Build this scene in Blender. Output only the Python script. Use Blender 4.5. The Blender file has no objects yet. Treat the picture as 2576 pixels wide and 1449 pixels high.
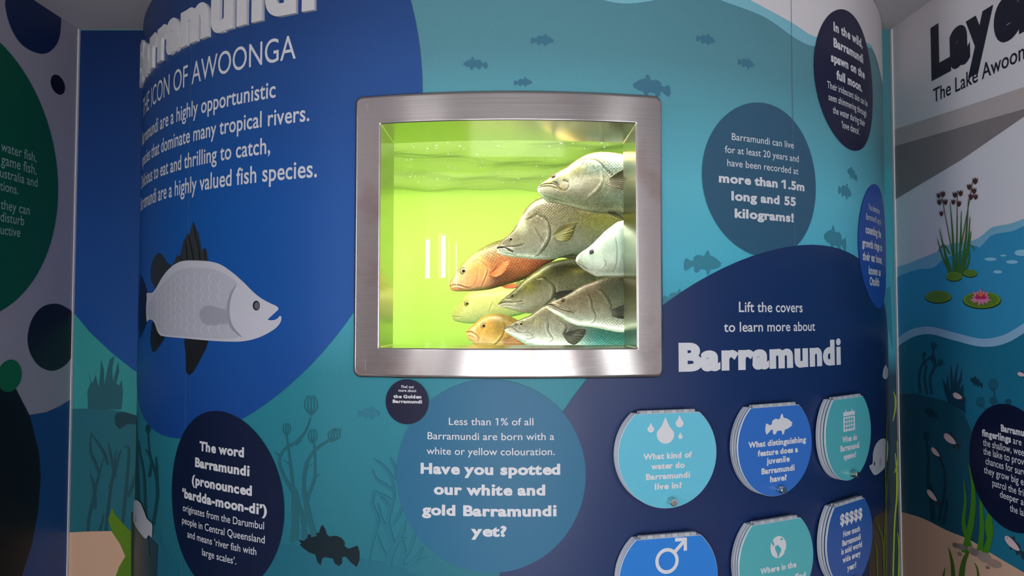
import bpy, bmesh, math, random
import numpy as np
from mathutils import Vector, Matrix
random.seed(4)
rng = np.random.default_rng(7)
C = bpy.context.scene.collection
SC = bpy.context.scene
PI = math.pi

# ---------------------------------------------------------------- camera
F = 1900.0; PITCH = math.radians(2.155); CAMZ = 1.6
cd = bpy.data.cameras.new('camera'); cam = bpy.data.objects.new('camera', cd); C.objects.link(cam)
cam.location = (0, 0, CAMZ); cam.rotation_euler = (PI/2 + PITCH, 0, 0)
cd.sensor_width = 36; cd.lens = 36*F/2576; cd.clip_start = .02
SC.camera = cam
SC.view_settings.view_transform = 'Standard'; SC.view_settings.look = 'None'
SC.view_settings.gamma = 1; SC.view_settings.use_curve_mapping = False
SC.view_settings.exposure = -0.06

# ---------------------------------------------------------------- sky, windows and added openings
w = bpy.data.worlds.new('sky'); SC.world = w; w.use_nodes = True
wb = w.node_tree.nodes['Background']; wb.inputs[0].default_value = (.80, .90, 1, 1); wb.inputs[1].default_value = 2.0
def area(name, loc, target, sx, sy, power, col, spread=180):
    l = bpy.data.lights.new(name, 'AREA'); l.shape = 'RECTANGLE'; l.size = sx; l.size_y = sy
    l.energy = power; l.color = col; l.spread = math.radians(spread)
    o = bpy.data.objects.new(name, l); C.objects.link(o); o.location = loc
    o.rotation_euler = (Vector(target)-Vector(loc)).to_track_quat('-Z', 'Y').to_euler()
    return o
# rear wall windows, plus a wide low opening added for frontal light: x0, x1, z0, z1
REAR_OPENINGS = [(-2.78, -2.47, 1.98, 2.40), (-2.19, -1.955, 1.98, 2.42), (-1.88, -1.80, 1.9, 2.36), (-1.685, -1.60, 1.9, 2.33), (-1.25, 1.55, .10, 1.36), (2.5, 3.4, 1.0, 2.42)]
YW = -3.2
OPENING_POWER = [13, 11, 4, 4, 82, 28]
for (x0, x1, z0, z1), p in zip(REAR_OPENINGS, OPENING_POWER):
    area('opening_light', ((x0+x1)/2, YW-.25, (z0+z1)/2), ((x0+x1)/2, 0, (z0+z1)/2), x1-x0, z1-z0, p, (.98, .985, 1))

ADDED_SIDE = (-1.0, .85, .7, 2.4)             # unseen opening added in the left side wall to light the right: y0, y1, z0, z1
area('opening_light', (-4.25, (ADDED_SIDE[0]+ADDED_SIDE[1])/2, 1.55), (0, (ADDED_SIDE[0]+ADDED_SIDE[1])/2, 1.55), 1.85, 1.7, 92, (.98, .985, 1))  # light for the added side opening

# ---------------------------------------------------------------- geometry of the place
R = 1.4; CX = .002; CY = 3.155            # convex wall: a vertical cylinder
YB = 2.565                                # flat wall behind it
def ray(px, py):
    a = (np.asarray(px, float)-1288)/F; b = -(np.asarray(py, float)-724.5)/F
    y = math.cos(PITCH)-b*math.sin(PITCH); z = math.sin(PITCH)+b*math.cos(PITCH)
    return a/y, z/y
class Cyl:
    curved = True
    def un(s, P, d=0.0):
        P = np.asarray(P, float).reshape(-1, 2); tx, tz = ray(P[:, 0], P[:, 1]); r = R+d
        A = tx*tx+1; B = -2*(tx*CX+CY); c = CX*CX+CY*CY-r*r
        t = (-B-np.sqrt(np.maximum(B*B-4*A*c, 0)))/(2*A)
        return np.stack([R*np.arctan2(tx*t-CX, CY-t), CAMZ+tz*t], 1)
    def wp(s, Q, d=0.0):
        Q = np.asarray(Q, float); th = Q[:, 0]/R
        return np.stack([CX+(R+d)*np.sin(th), CY-(R+d)*np.cos(th), Q[:, 1]], 1)
class Plane:                               # origin O, axis U (to the right), up Z, normal N (to the room)
    curved = False
    def __init__(s, O, U):
        s.O = np.array(O, float); U = np.array([U[0], U[1], 0.0]); s.U = U/np.linalg.norm(U)
        s.N = np.array([s.U[1], -s.U[0], 0])
    def un(s, P, d=0.0):
        P = np.asarray(P, float).reshape(-1, 2); tx, tz = ray(P[:, 0], P[:, 1])
        D = np.stack([tx, np.ones_like(tx), tz], 1); E = np.array([0, 0, CAMZ]); O = s.O+s.N*d
        t = ((O-E)@s.N)/(D@s.N); X = E+D*t[:, None]-s.O
        return np.stack([X@s.U, X[:, 2]], 1)
    def wp(s, Q, d=0.0):
        Q = np.asarray(Q, float)
        X = s.O+Q[:, :1]*s.U+d*s.N; X = X.copy(); X[:, 2] += Q[:, 1]
        return X
CYL = Cyl()
BACK = Plane((0, YB, 0), (1, 0))
XL = float(ray(185, 796)[0])*YB; XR = float(ray(2254, 796)[0])*YB
LEFT = Plane((XL, YB, 0), (0, 1))
RIGHT = Plane((XR, YB, 0), (.025, -1))
ZC = CAMZ+float(ray(230, 75)[1])*YB        # ceiling height

# ---------------------------------------------------------------- materials
def lin(c):
    return tuple(((v/255)/12.92 if v/255 <= .04045 else ((v/255+.055)/1.055)**2.4) for v in c)
def nodes(name):
    m = bpy.data.materials.new(name); m.use_nodes = True
    return m, m.node_tree, m.node_tree.nodes['Principled BSDF']
_mc = {}
def print_mat(rgb, rough=.42, spec=.35, grain=.05):
    """vinyl print: flat ink with a fine grain and orange-peel sheen"""
    key = (tuple(rgb), rough, spec)
    if key in _mc: return _mc[key]
    m, nt, b = nodes('vinyl_print'); c = lin(rgb)
    tc = nt.nodes.new('ShaderNodeTexCoord'); n = nt.nodes.new('ShaderNodeTexNoise'); n.inputs['Scale'].default_value = 420; n.inputs['Detail'].default_value = 3
    nt.links.new(tc.outputs['Object'], n.inputs['Vector'])
    mx = nt.nodes.new('ShaderNodeMix'); mx.data_type = 'RGBA'
    mx.inputs[6].default_value = tuple(v*(1-grain*2) for v in c)+(1,); mx.inputs[7].default_value = tuple(min(1, v*(1+grain*2)) for v in c)+(1,)
    nt.links.new(n.outputs[0], mx.inputs[0]); nt.links.new(mx.outputs[2], b.inputs['Base Color'])
    bp = nt.nodes.new('ShaderNodeBump'); bp.inputs['Strength'].default_value = .06; bp.inputs['Distance'].default_value = .001
    nt.links.new(n.outputs[0], bp.inputs['Height']); nt.links.new(bp.outputs[0], b.inputs['Normal'])
    b.inputs['Roughness'].default_value = rough; b.inputs['Specular IOR Level'].default_value = spec
    _mc[key] = m; return m
def ramp_mat(stops, z0, z1, rough=.42, spec=.35):
    """printed vertical colour run"""
    m, nt, b = nodes('vinyl_gradient')
    tc = nt.nodes.new('ShaderNodeTexCoord'); sp = nt.nodes.new('ShaderNodeSeparateXYZ'); nt.links.new(tc.outputs['Object'], sp.inputs[0])
    mr = nt.nodes.new('ShaderNodeMapRange'); mr.inputs[1].default_value = z0; mr.inputs[2].default_value = z1
    nt.links.new(sp.outputs[2], mr.inputs[0]); r = nt.nodes.new('ShaderNodeValToRGB'); nt.links.new(mr.outputs[0], r.inputs[0])
    el = r.color_ramp.elements
    for i, (p, c) in enumerate(stops):
        e = el[i] if i < 2 else el.new(p)
        e.position = p; e.color = lin(c)+(1,)
    n = nt.nodes.new('ShaderNodeTexNoise'); n.inputs['Scale'].default_value = 420; n.inputs['Detail'].default_value = 3
    nt.links.new(tc.outputs['Object'], n.inputs['Vector'])
    mx = nt.nodes.new('ShaderNodeMix'); mx.data_type = 'RGBA'; mx.blend_type = 'OVERLAY'; mx.inputs[0].default_value = .14
    nt.links.new(r.outputs[0], mx.inputs[6]); nt.links.new(n.outputs[0], mx.inputs[7]); nt.links.new(mx.outputs[2], b.inputs['Base Color'])
    b.inputs['Roughness'].default_value = rough; b.inputs['Specular IOR Level'].default_value = spec
    return m
def simple(name, rgb, rough=.5, metal=0.0, spec=.5, coat=0.0):
    m, nt, b = nodes(name); c = lin(rgb)
    n = nt.nodes.new('ShaderNodeTexNoise'); n.inputs['Scale'].default_value = 60; n.inputs['Detail'].default_value = 4
    tc = nt.nodes.new('ShaderNodeTexCoord'); nt.links.new(tc.outputs['Object'], n.inputs['Vector'])
    mx = nt.nodes.new('ShaderNodeMix'); mx.data_type = 'RGBA'
    mx.inputs[6].default_value = tuple(v*.94 for v in c)+(1,); mx.inputs[7].default_value = tuple(min(1, v*1.05) for v in c)+(1,)
    nt.links.new(n.outputs[0], mx.inputs[0]); nt.links.new(mx.outputs[2], b.inputs['Base Color'])
    b.inputs['Roughness'].default_value = rough; b.inputs['Metallic'].default_value = metal
    b.inputs['Specular IOR Level'].default_value = spec; b.inputs['Coat Weight'].default_value = coat
    return m
def steel(name, base, rough, sx, sz, aniso=.6, stain=True):
    m, nt, b = nodes(name)
    tc = nt.nodes.new('ShaderNodeTexCoord'); mp = nt.nodes.new('ShaderNodeMapping'); mp.inputs['Scale'].default_value = (sx, sx, sz)
    nt.links.new(tc.outputs['Object'], mp.inputs[0])
    n = nt.nodes.new('ShaderNodeTexNoise'); n.inputs['Scale'].default_value = 1; n.inputs['Detail'].default_value = 6
    nt.links.new(mp.outputs[0], n.inputs['Vector'])
    b.inputs['Metallic'].default_value = 1; b.inputs['Roughness'].default_value = rough
    b.inputs['Anisotropic'].default_value = aniso; b.inputs['Anisotropic Rotation'].default_value = .25
    n2 = nt.nodes.new('ShaderNodeTexNoise'); n2.inputs['Scale'].default_value = 7; n2.inputs['Detail'].default_value = 6
    nt.links.new(tc.outputs['Object'], n2.inputs['Vector'])
    r = nt.nodes.new('ShaderNodeValToRGB'); r.color_ramp.elements[0].position = .56; r.color_ramp.elements[1].position = .78
    r.color_ramp.elements[0].color = (0, 0, 0, 1); nt.links.new(n2.outputs[0], r.inputs[0])
    mx = nt.nodes.new('ShaderNodeMix'); mx.data_type = 'RGBA'; mx.inputs[6].default_value = base+(1,)
    mx.inputs[7].default_value = (base[0]*.8, base[1]*.58, base[2]*.55, 1) if stain else base+(1,)
    nt.links.new(r.outputs[0], mx.inputs[0]); nt.links.new(mx.outputs[2], b.inputs['Base Color'])
    bp = nt.nodes.new('ShaderNodeBump'); bp.inputs['Strength'].default_value = .035; bp.inputs['Distance'].default_value = .001
    nt.links.new(n.outputs[0], bp.inputs['Height']); nt.links.new(bp.outputs[0], b.inputs['Normal'])
    mr = nt.nodes.new('ShaderNodeMapRange'); mr.inputs[3].default_value = rough*.75; mr.inputs[4].default_value = rough*1.3
    nt.links.new(n.outputs[0], mr.inputs[0]); nt.links.new(mr.outputs[0], b.inputs['Roughness'])
    return m
WHITE = print_mat((226, 226, 230), .5, .3, .01)
STEEL = steel('brushed_steel', (.50, .465, .45), .24, 3, 330, .75)
STEEL2 = steel('reveal_steel', (.31, .36, .21), .17, 4, 200, 0, False)  # green of the tank's reflection put into the base colour
KNOB = steel('knob_steel', (.62, .60, .56), .22, 60, 60, 0, False)

# ---------------------------------------------------------------- object helpers
def mesh_obj(name, V, Fc, mat, parent=None, smooth=False):
    me = bpy.data.meshes.new(name); me.from_pydata([tuple(v) for v in V], [], [tuple(f) for f in Fc]); me.update()
    if mat is not None:
        for m in (mat if isinstance(mat, (list, tuple)) else [mat]): me.materials.append(m)
    if smooth: me.polygons.foreach_set('use_smooth', [True]*len(me.polygons))
    o = bpy.data.objects.new(name, me); C.objects.link(o)
    if parent is not None: o.parent = parent
    return o
def bm_obj(name, bm, mat, parent=None, smooth=False):
    me = bpy.data.meshes.new(name); bm.to_mesh(me); bm.free()
    for m in (mat if isinstance(mat, (list, tuple)) else [mat]): me.materials.append(m)
    if smooth: me.polygons.foreach_set('use_smooth', [True]*len(me.polygons))
    o = bpy.data.objects.new(name, me); C.objects.link(o)
    if parent is not None: o.parent = parent
    return o
def thing(o, label, cat, group=None):
    o['label'] = label; o['category'] = cat
    if group: o['group'] = group
    return o
def empty(name, label, cat, group=None, loc=(0, 0, 0)):
    o = bpy.data.objects.new(name, None); C.objects.link(o); o.empty_display_size = .05
    return thing(o, label, cat, group)      # built in world space, so it stays at the origin of its parts
def structure(o): o['kind'] = 'structure'; return o

# ---------------------------------------------------------------- flat print shapes (in surface coordinates s, z)
def catmull(P, n=8, closed=True):
    P = np.asarray(P, float); N = len(P); out = []
    rngi = range(N) if closed else range(N-1)
    for i in rngi:
        if closed: p0, p1, p2, p3 = P[(i-1) % N], P[i], P[(i+1) % N], P[(i+2) % N]
        else: p0, p1, p2, p3 = P[max(i-1, 0)], P[i], P[i+1], P[min(i+2, N-1)]
        for k in range(n):
            t = k/n
            out.append(.5*((2*p1)+(-p0+p2)*t+(2*p0-5*p1+4*p2-p3)*t*t+(-p0+3*p1-3*p2+p3)*t**3))
    if not closed: out.append(P[-1])
    return np.array(out)
def dense(P, n=4):
    P = np.asarray(P, float); out = []
    for i in range(len(P)):
        a, b = P[i], P[(i+1) % len(P)]
        for k in range(n): out.append(a+(b-a)*k/n)
    return np.array(out)
def ribbon(P, wd):
    """polyline -> polygon with the given width (number, or one per point)"""
    P = np.asarray(P, float); wd = np.broadcast_to(np.asarray(wd, float), (len(P),))
    T = np.gradient(P, axis=0); T /= np.linalg.norm(T, axis=1)[:, None]+1e-9
    Nn = np.stack([-T[:, 1], T[:, 0]], 1)
    return np.concatenate([P+Nn*wd[:, None]/2, (P-Nn*wd[:, None]/2)[::-1]])
HOLE = (-.325, .302, 1.512, 2.069)           # the viewing window's opening stays clear of print
class Sheet:
    """collects flat polygons of one print colour on one surface"""
    def __init__(s, surf, d): s.surf, s.d, s.V, s.F = surf, d, [], []
    def loops(s, loops, step=.025):
        bm = bmesh.new(); ed = []
        for L in loops:
            vs = [bm.verts.new((p[0], p[1], 0)) for p in L]
            for i in range(len(vs)):
                try: ed.append(bm.edges.new((vs[i], vs[(i+1) % len(vs)])))
                except ValueError: pass
        bmesh.ops.triangle_fill(bm, use_beauty=True, use_dissolve=False, edges=ed, normal=(0, 0, 1))
        return s.take(bm, step)
    def take(s, bm, step=.025):
        if s.surf.curved and bm.verts:
            xs = [v.co.x for v in bm.verts]; k0 = math.ceil(min(xs)/step); k1 = math.floor(max(xs)/step)
            for k in range(k0, k1+1):
                bmesh.ops.bisect_plane(bm, geom=bm.verts[:]+bm.edges[:]+bm.faces[:], dist=1e-6, plane_co=(k*step, 0, 0), plane_no=(1, 0, 0))
        if s.surf.curved and s.d < .01 and bm.verts:
            h0, h1, v0, v1 = HOLE
            for co, no in (((h0, 0, 0), (1, 0, 0)), ((h1, 0, 0), (1, 0, 0)), ((0, v0, 0), (0, 1, 0)), ((0, v1, 0), (0, 1, 0))):
                bmesh.ops.bisect_plane(bm, geom=bm.verts[:]+bm.edges[:]+bm.faces[:], dist=1e-6, plane_co=co, plane_no=no)
            dl = [f for f in bm.faces if h0 < f.calc_center_median().x < h1 and v0 < f.calc_center_median().y < v1]
            if dl: bmesh.ops.delete(bm, geom=dl, context='FACES')
        bm.verts.index_update(); o = len(s.V)
        for f in bm.faces:
            if f.calc_area() < 1e-12: continue
            if f.normal.z < 0: f.normal_flip()
        Q = np.array([(v.co.x, v.co.y) for v in bm.verts]).reshape(-1, 2); s.k = getattr(s, 'k', -1)+1
        s.V += list(s.surf.wp(Q, s.d+(s.k % 24)*1.6e-5)) if len(Q) else []   # each sheet of ink lies on the one before
        s.F += [[v.index+o for v in f.verts] for f in bm.faces]
        bm.free(); return s
    def poly(s, px, smooth=0, n=4):          # polygon traced in photograph pixels
        P = catmull(px, smooth) if smooth else dense(px, n)
        return s.loops([s.surf.un(P, s.d)])
    def rib(s, px, wd, smooth=6):
        P = catmull(px, smooth, False) if smooth else np.asarray(px, float)
        if not np.isscalar(wd): wd = np.interp(np.linspace(0, 1, len(P)), np.linspace(0, 1, len(wd)), wd)
        return s.loops([s.surf.un(ribbon(P, wd), s.d)])
    def circ(s, c, r, n=96, hole=None, ry=None):
        a = np.linspace(0, 2*PI, n, endpoint=False); L = [np.stack([c[0]+r*np.cos(a), c[1]+(ry or r)*np.sin(a)], 1)]
        if hole: L.append(np.stack([c[0]+hole*np.cos(a), c[1]+hole*np.sin(a)], 1))
        return s.loops(L)
    def grid(s, s0, s1, z0, z1, hole=None, step=.03):
        S = list(np.linspace(s0, s1, max(2, int((s1-s0)/step)+1))); Z = [z0, z1]
        if hole: S = sorted(set(S+[hole[0], hole[1]])); Z = [z0, hole[2], hole[3], z1]
        o = len(s.V); Q = [(a, b) for a in S for b in Z]; s.V += list(s.surf.wp(np.array(Q), s.d)); nz = len(Z)
        for i in range(len(S)-1):
            for j in range(nz-1):
                if hole and S[i] >= hole[0]-1e-9 and S[i+1] <= hole[1]+1e-9 and j == 1: continue
                s.F.append([o+i*nz+j, o+(i+1)*nz+j, o+(i+1)*nz+j+1, o+i*nz+j+1])
        return s
    def obj(s, name, mat, parent=None, smooth=None):
        return mesh_obj(name, s.V, s.F, mat, parent, s.surf.curved if smooth is None else smooth)
def fit_circle(Q):
    A = np.stack([Q[:, 0], Q[:, 1], np.ones(len(Q))], 1); b = (Q**2).sum(1)
    x = np.linalg.lstsq(A, b, rcond=None)[0]; c = x[:2]/2
    return c, math.sqrt(x[2]+c@c)

# ---------------------------------------------------------------- lettering
_tc = {}
def raw_glyphs(body, bold=0.0, res=6, extrude=0.0):
    key = (body, bold, res, extrude)
    if key in _tc: return _tc[key]
    c = bpy.data.curves.new('text', 'FONT'); c.body = body; c.size = 1; c.resolution_u = res
    c.fill_mode = 'FRONT' if not extrude else 'BOTH'; c.bevel_depth = bold; c.bevel_resolution = 0; c.extrude = extrude
    c.space_character = 1+bold*1.9
    o = bpy.data.objects.new('text', c); C.objects.link(o)
    dg = bpy.context.evaluated_depsgraph_get(); dg.update()
    me = o.evaluated_get(dg).to_mesh()
    V = np.array([v.co[:] for v in me.vertices]).reshape(-1, 3); Fc = [list(p.vertices) for p in me.polygons]
    o.evaluated_get(dg).to_mesh_clear(); bpy.data.objects.remove(o); bpy.data.curves.remove(c)
    if body in ('i', 'j') and bold > .02:      # keep the dot clear of the stem
        par = list(range(len(V)))
        def root(i):
            while par[i] != i: par[i] = par[par[i]]; i = par[i]
            return i
        for f in Fc:
            for k in f[1:]: par[root(k)] = root(f[0])
        rt = np.array([root(i) for i in range(len(V))])
        for g in set(rt):
            if V[rt == g, 1].mean() > .5: V[rt == g, 1] += bold*1.35
    _tc[key] = (V, Fc); return V, Fc
def glyphs(body, bold=0.0, res=6, extrude=0.0):
    """flat mesh of a text line at size 1 with the baseline at 0, set letter by letter"""
    if len(body) == 1: return raw_glyphs(body, bold, res, extrude)
    V, Fc, o = [], [], 0
    for i, ch in enumerate(body):
        if ch == ' ': continue
        g, f = raw_glyphs(ch, bold, res, extrude); pre = raw_glyphs(body[:i+1], bold, 1, 0)[0][:, 0].max()
        g = g.copy(); g[:, 0] += pre-g[:, 0].max(); g[:, 2] += .03*(i % 3); V.append(g); Fc += [[k+o for k in q] for q in f]; o += len(g)
    return np.concatenate(V), Fc
def line(sh, body, A, B, bold=0.0, asp=1.08, i0=0, i1=None, flags=True, cap=None):
    """set a line of print on a sheet: ink of body[i0:] starts at pixel A, ink of body[:i1] ends at pixel B"""
    surf = sh.surf; qa, qb = surf.un([A, B], sh.d); z = (qa[1]+qb[1])/2
    V, Fc = glyphs(body, bold)
    x1 = V[:, 0].max() if i1 is None else glyphs(body[:i1], bold)[0][:, 0].max()
    if i0:
        Vs = glyphs(body[i0:], bold)[0]; x0 = V[:, 0].max()-(Vs[:, 0].max()-Vs[:, 0].min())
    else: x0 = V[:, 0].min()
    k = (qb[0]-qa[0])/(x1-x0)
    if cap:                                   # height of the capitals, in pixels at A
        h = surf.un([(A[0], A[1]-cap)], sh.d)[0][1]-qa[1]; asp = h/(.682+2*bold)/k; z += bold*k*asp
    Q = np.stack([qa[0]+(V[:, 0]-x0)*k, z+V[:, 1]*k*asp], 1)
    zz = V[:, 2]*1e-3
    o = len(sh.V); P = surf.wp(Q, sh.d); P2 = surf.wp(Q, sh.d+.001)
    sh.V += list(P+(P2-P)*(zz[:, None]/.001)); sh.F += [[i+o for i in f] for f in Fc]
    if flags and '1' in body:                 # the numeral's flag
        for i, ch in enumerate(body):
            if ch != '1': continue
            g = glyphs(body[:i+1], bold)[0]; one = glyphs('1', bold)[0]; wd = one[:, 0].max()-one[:, 0].min()
            xr = g[:, 0].max(); xl = xr-wd; h = one[:, 1].max(); t = wd*.9
            q = np.array([(xl, h), (xl-wd*1.1, h-wd*.75), (xl-wd*1.1, h-wd*.75-t), (xl+.01, h-t)])
            q = np.stack([qa[0]+(q[:, 0]-x0)*k, z+q[:, 1]*k*asp], 1); o = len(sh.V)
            sh.V += list(surf.wp(q, sh.d)); sh.F.append([o+3, o+2, o+1, o])
    return k

def letter_line(surf, d, parent, l, mat=None):
    sh = Sheet(surf, d); line(sh, *l[:3], **(l[3] if len(l) > 3 else {}))
    return sh.obj('lettering', mat or WHITE, parent, False)

# ================================================================ the setting
S_END = R*math.acos((CY-YB)/R)             # where the convex wall meets the flat one
WIN = (-.311, .288, 1.5263, 2.0549)        # opening for the viewing window: s0, s1, z0, z1
OUT = (-.3776, .3549, 1.4564, 2.1257)
ocean = ramp_mat([(0, (36, 112, 128)), (.33, (46, 142, 158)), (.48, (84, 190, 214)), (.60, (100, 196, 214)), (.78, (92, 150, 162)), (1, (86, 138, 150))], .9, 2.6)
wall = structure(Sheet(CYL, 0).grid(-S_END, S_END, 0, ZC, HOLE).obj('wall_center', ocean))
plaster = simple('white_plaster', (226, 220, 222), .85, 0, .2)
structure(mesh_obj('ceiling', [(-4.1, YW-.2, ZC), (4.1, YW-.2, ZC), (4.1, 4.3, ZC), (-4.1, 4.3, ZC)], [(0, 1, 2, 3)], simple('ceiling_board', (196, 190, 193), .9, 0, .2)))
structure(mesh_obj('floor', [(-4.1, YW-.2, 0), (4.1, YW-.2, 0), (4.1, 4.3, 0), (-4.1, 4.3, 0)], [(3, 2, 1, 0)], simple('grey_floor', (120, 116, 112), .6)))
# left wall board, right wall board: short returns that stand forward of the flat wall
YE = 1.1
left_wall = structure(Sheet(LEFT, 0).grid(-(YB-YE), 0, 0, ZC).obj('wall_left', print_mat((166, 162, 174), .5)))  # white board, its dimmer light put into the grey
right_wall = structure(Sheet(RIGHT, 0).grid(0, (YB-YE)*1.001, 0, ZC).obj('wall_right', print_mat((224, 218, 222), .5)))
back_l = structure(Sheet(BACK, 0).grid(XL, -R*math.sin(S_END/R)+CX, 0, ZC).obj('wall_back_left', ramp_mat([(0, (52, 150, 150)), (1, (60, 160, 160))], 1.0, 2.0)))
back_r = structure(Sheet(BACK, 0).grid(R*math.sin(S_END/R)+CX, XR, 0, ZC).obj('wall_back_right', ramp_mat([(0, (40, 60, 66)), (.25, (34, 70, 92)), (.3, (64, 160, 180)), (.68, (66, 158, 172)), (.71, (80, 140, 150)), (1, (80, 140, 150))], 1.0, 2.6)))
# outer shell of the room behind the visitor
def wallbox(name, x0, x1, y0, y1, z0=0, z1=None):
    z1 = ZC if z1 is None else z1
    V = [(x, y, z) for x in (x0, x1) for y in (y0, y1) for z in (z0, z1)]
    return structure(mesh_obj(name, V, [(0, 1, 3, 2), (4, 6, 7, 5), (0, 4, 5, 1), (2, 3, 7, 6), (0, 2, 6, 4), (1, 5, 7, 3)], plaster))
y0, y1, z0, z1 = ADDED_SIDE
bmw = []
for a in ((YW, y0, 0, ZC), (y1, YE+.02, 0, ZC), (y0, y1, 0, z0), (y0, y1, z1, ZC)): bmw.append([(x, y, z) for x in (-4.1, -4.0) for y in a[:2] for z in a[2:]])
structure(mesh_obj('wall_side_left', [v for b in bmw for v in b], [tuple(i+8*k for i in f) for k in range(4) for f in [(0, 1, 3, 2), (4, 6, 7, 5), (0, 4, 5, 1), (2, 3, 7, 6), (0, 2, 6, 4), (1, 5, 7, 3)]], plaster))
wallbox('wall_side_right', 4.0, 4.1, YW, YE+.02)
wallbox('wall_return_left', -4.1, XL-.004, YE, YE+.1)
wallbox('wall_return_right', XR+.045, 4.1, YE, YE+.1)
wallbox('wall_tank_room', -4.1, 4.1, 4.2, 4.3)
def rear_wall():
    xs = sorted({-4.1, 4.1} | {x for q in REAR_OPENINGS for x in q[:2]}); V = []; Fc = []
    for i in range(len(xs)-1):
        q = [q for q in REAR_OPENINGS if q[0] <= xs[i]+1e-6 and q[1] >= xs[i+1]-1e-6]
        for z0, z1 in ([(0, q[0][2]), (q[0][3], ZC)] if q else [(0, ZC)]):
            o = len(V); V += [(x, y, z) for x in (xs[i], xs[i+1]) for y in (YW-.15, YW) for z in (z0, z1)]
            Fc += [[o+k for k in f] for f in [(0, 1, 3, 2), (4, 6, 7, 5), (0, 4, 5, 1), (2, 3, 7, 6), (0, 2, 6, 4), (1, 5, 7, 3)]]
    return structure(mesh_obj('wall_rear', V, Fc, plaster))
rear_wall()

# ================================================================ printed mural on the convex wall
PR = dict(sea_light=(132, 196, 212), sky=(228, 222, 224), blue=(28, 92, 176), navy=(24, 48, 98), word=(16, 30, 62),
          teal=(40, 110, 146), slate=(52, 96, 124), ink=(24, 28, 62), oto=(38, 84, 172), fish=(62, 122, 146), fishlow=(48, 128, 150))
def child(sh, name, rgb, parent=wall, label=None, **k):
    o = sh.obj(name, print_mat(rgb, **k), parent)
    if label: o['label'] = label
    return o
HI = ZC-.002
def band(lo_px, rgb, d, name, label):
    q = CYL.un(catmull(lo_px, 8, False)); top = np.stack([q[::-1, 0], np.full(len(q), HI)], 1)
    return child(Sheet(CYL, d).loops([np.concatenate([q, top])]), name, rgb, wall, label)
lo = [(1905, -45), (1811, 0), (1920, 42), (2001, 97), (2049, 117), (2120, 118), (2184, 119), (2204, 149), (2216, 200), (2224, 236)]
band([(1330, -246), (1430, -190), (1560, -125), (1680, -70), (1760, -25)]+lo[1:], PR['sea_light'], .0005, 'printed_wave', 'pale blue wave crest print under the white sky')
band([(1440, -245), (1560, -182), (1690, -108), (1800, -48), (1886, 0), (1989, 56), (2045, 91), (2110, 100), (2180, 108), (2199, 134), (2214, 185), (2222.5, 226)], PR['sky'], .001, 'printed_sky', 'white sky print above the wave')
Sh = Sheet(CYL, .0005)
q = CYL.un(catmull([(1490, -14), (1516, 0), (1577, 9), (1650, 0), (1690, -14)], 8, False))
Sh.loops([q]); child(Sh, 'printed_wave', PR['sea_light'], wall)
# darker lake bed hills
Sh = Sheet(CYL, .0004)
Sh.poly([(640, 1366), (705, 1368), (780, 1374), (900, 1400), (1000, 1425), (1050, 1449), (1090, 1475), (1100, 1600), (600, 1600)], 0, 6)
Sh.poly([(400, 1330), (408, 1370), (430, 1400), (480, 1422), (640, 1440), (640, 1600), (390, 1600)], 0, 4)
child(Sh, 'printed_lake_bed', (34, 112, 132), wall, 'darker teal hill print along the lower left')
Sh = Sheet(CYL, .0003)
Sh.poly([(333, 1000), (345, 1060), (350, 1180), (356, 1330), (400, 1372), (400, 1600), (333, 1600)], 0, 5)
child(Sh, 'printed_dark_bank', (26, 70, 78), wall)  # darker teal along the left edge of the bulge

# fish silhouettes of the mural
SIL = np.array([(1005, 1225), (1040, 1200), (1090, 1170), (1150, 1155), (1160, 1120), (1172, 1105), (1195, 1130), (1205, 1160), (1230, 1172), (1245, 1165), (1275, 1160), (1310, 1170), (1335, 1195), (1330, 1215), (1360, 1230), (1420, 1203), (1435, 1240), (1438, 1290), (1420, 1333), (1380, 1310), (1345, 1280), (1318, 1285), (1322, 1320), (1300, 1342), (1270, 1330), (1255, 1302), (1200, 1300), (1180, 1310), (1170, 1355), (1145, 1335), (1130, 1295), (1080, 1285), (1030, 1262), (1010, 1248), (1024, 1240)], float)
SILN = np.stack([(1438-SIL[:, 0])/433, (1230-SIL[:, 1])/433], 1)     # nose at x=1, tail at 0, z up
def silhouette(x0, x1, y, right, rgb, tilt=0.0, surf=CYL, parent=wall, d=.0012, sheet=None, name='printed_fish', lbl=None):
    a, b = surf.un([(x0, y), (x1, y)]); L = b[0]-a[0]; c = (a+b)/2
    P = SILN-np.array([.5, 0]); P = P*L
    if not right: P = P*np.array([-1, 1])
    ct, st = math.cos(tilt), math.sin(tilt); P = np.stack([P[:, 0]*ct-P[:, 1]*st, P[:, 0]*st+P[:, 1]*ct], 1)+c
    return child(Sheet(surf, d).loops([P]), name, rgb, parent, lbl)
for x0, x1, y, rt, tl in [(1335.5, 1393.5, 100, 1, -.1), (1165, 1226, 160, 0, 0), (1293, 1339, 206, 1, -.05), (1591, 1686, 217, 0, 0), (1752, 1799, 98, 1, -.12), (1857, 1898, 158, 1, -.15)]:
    silhouette(x0, x1, y, rt, (66, 122, 146), tl)
for x0, x1, y, rt, tl in [(2131.5, 2155.5, 436, 0, -.12), (2108.7, 2141.4, 480, 1, -.15), (2071.7, 2128, 600, 0, -.05), (1720.5, 1815, 660, 1, -.06), (900, 957, 1038, 1, -.05), (1668, 1735, 748, 1, 0)]:
    silhouette(x0, x1, y, rt, (62, 140, 160) if y < 900 else (44, 124, 146), tl)
silhouette(753, 906, 1373, 0, (10, 34, 44), -.03, lbl='dark fish silhouette at the bottom left')
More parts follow.
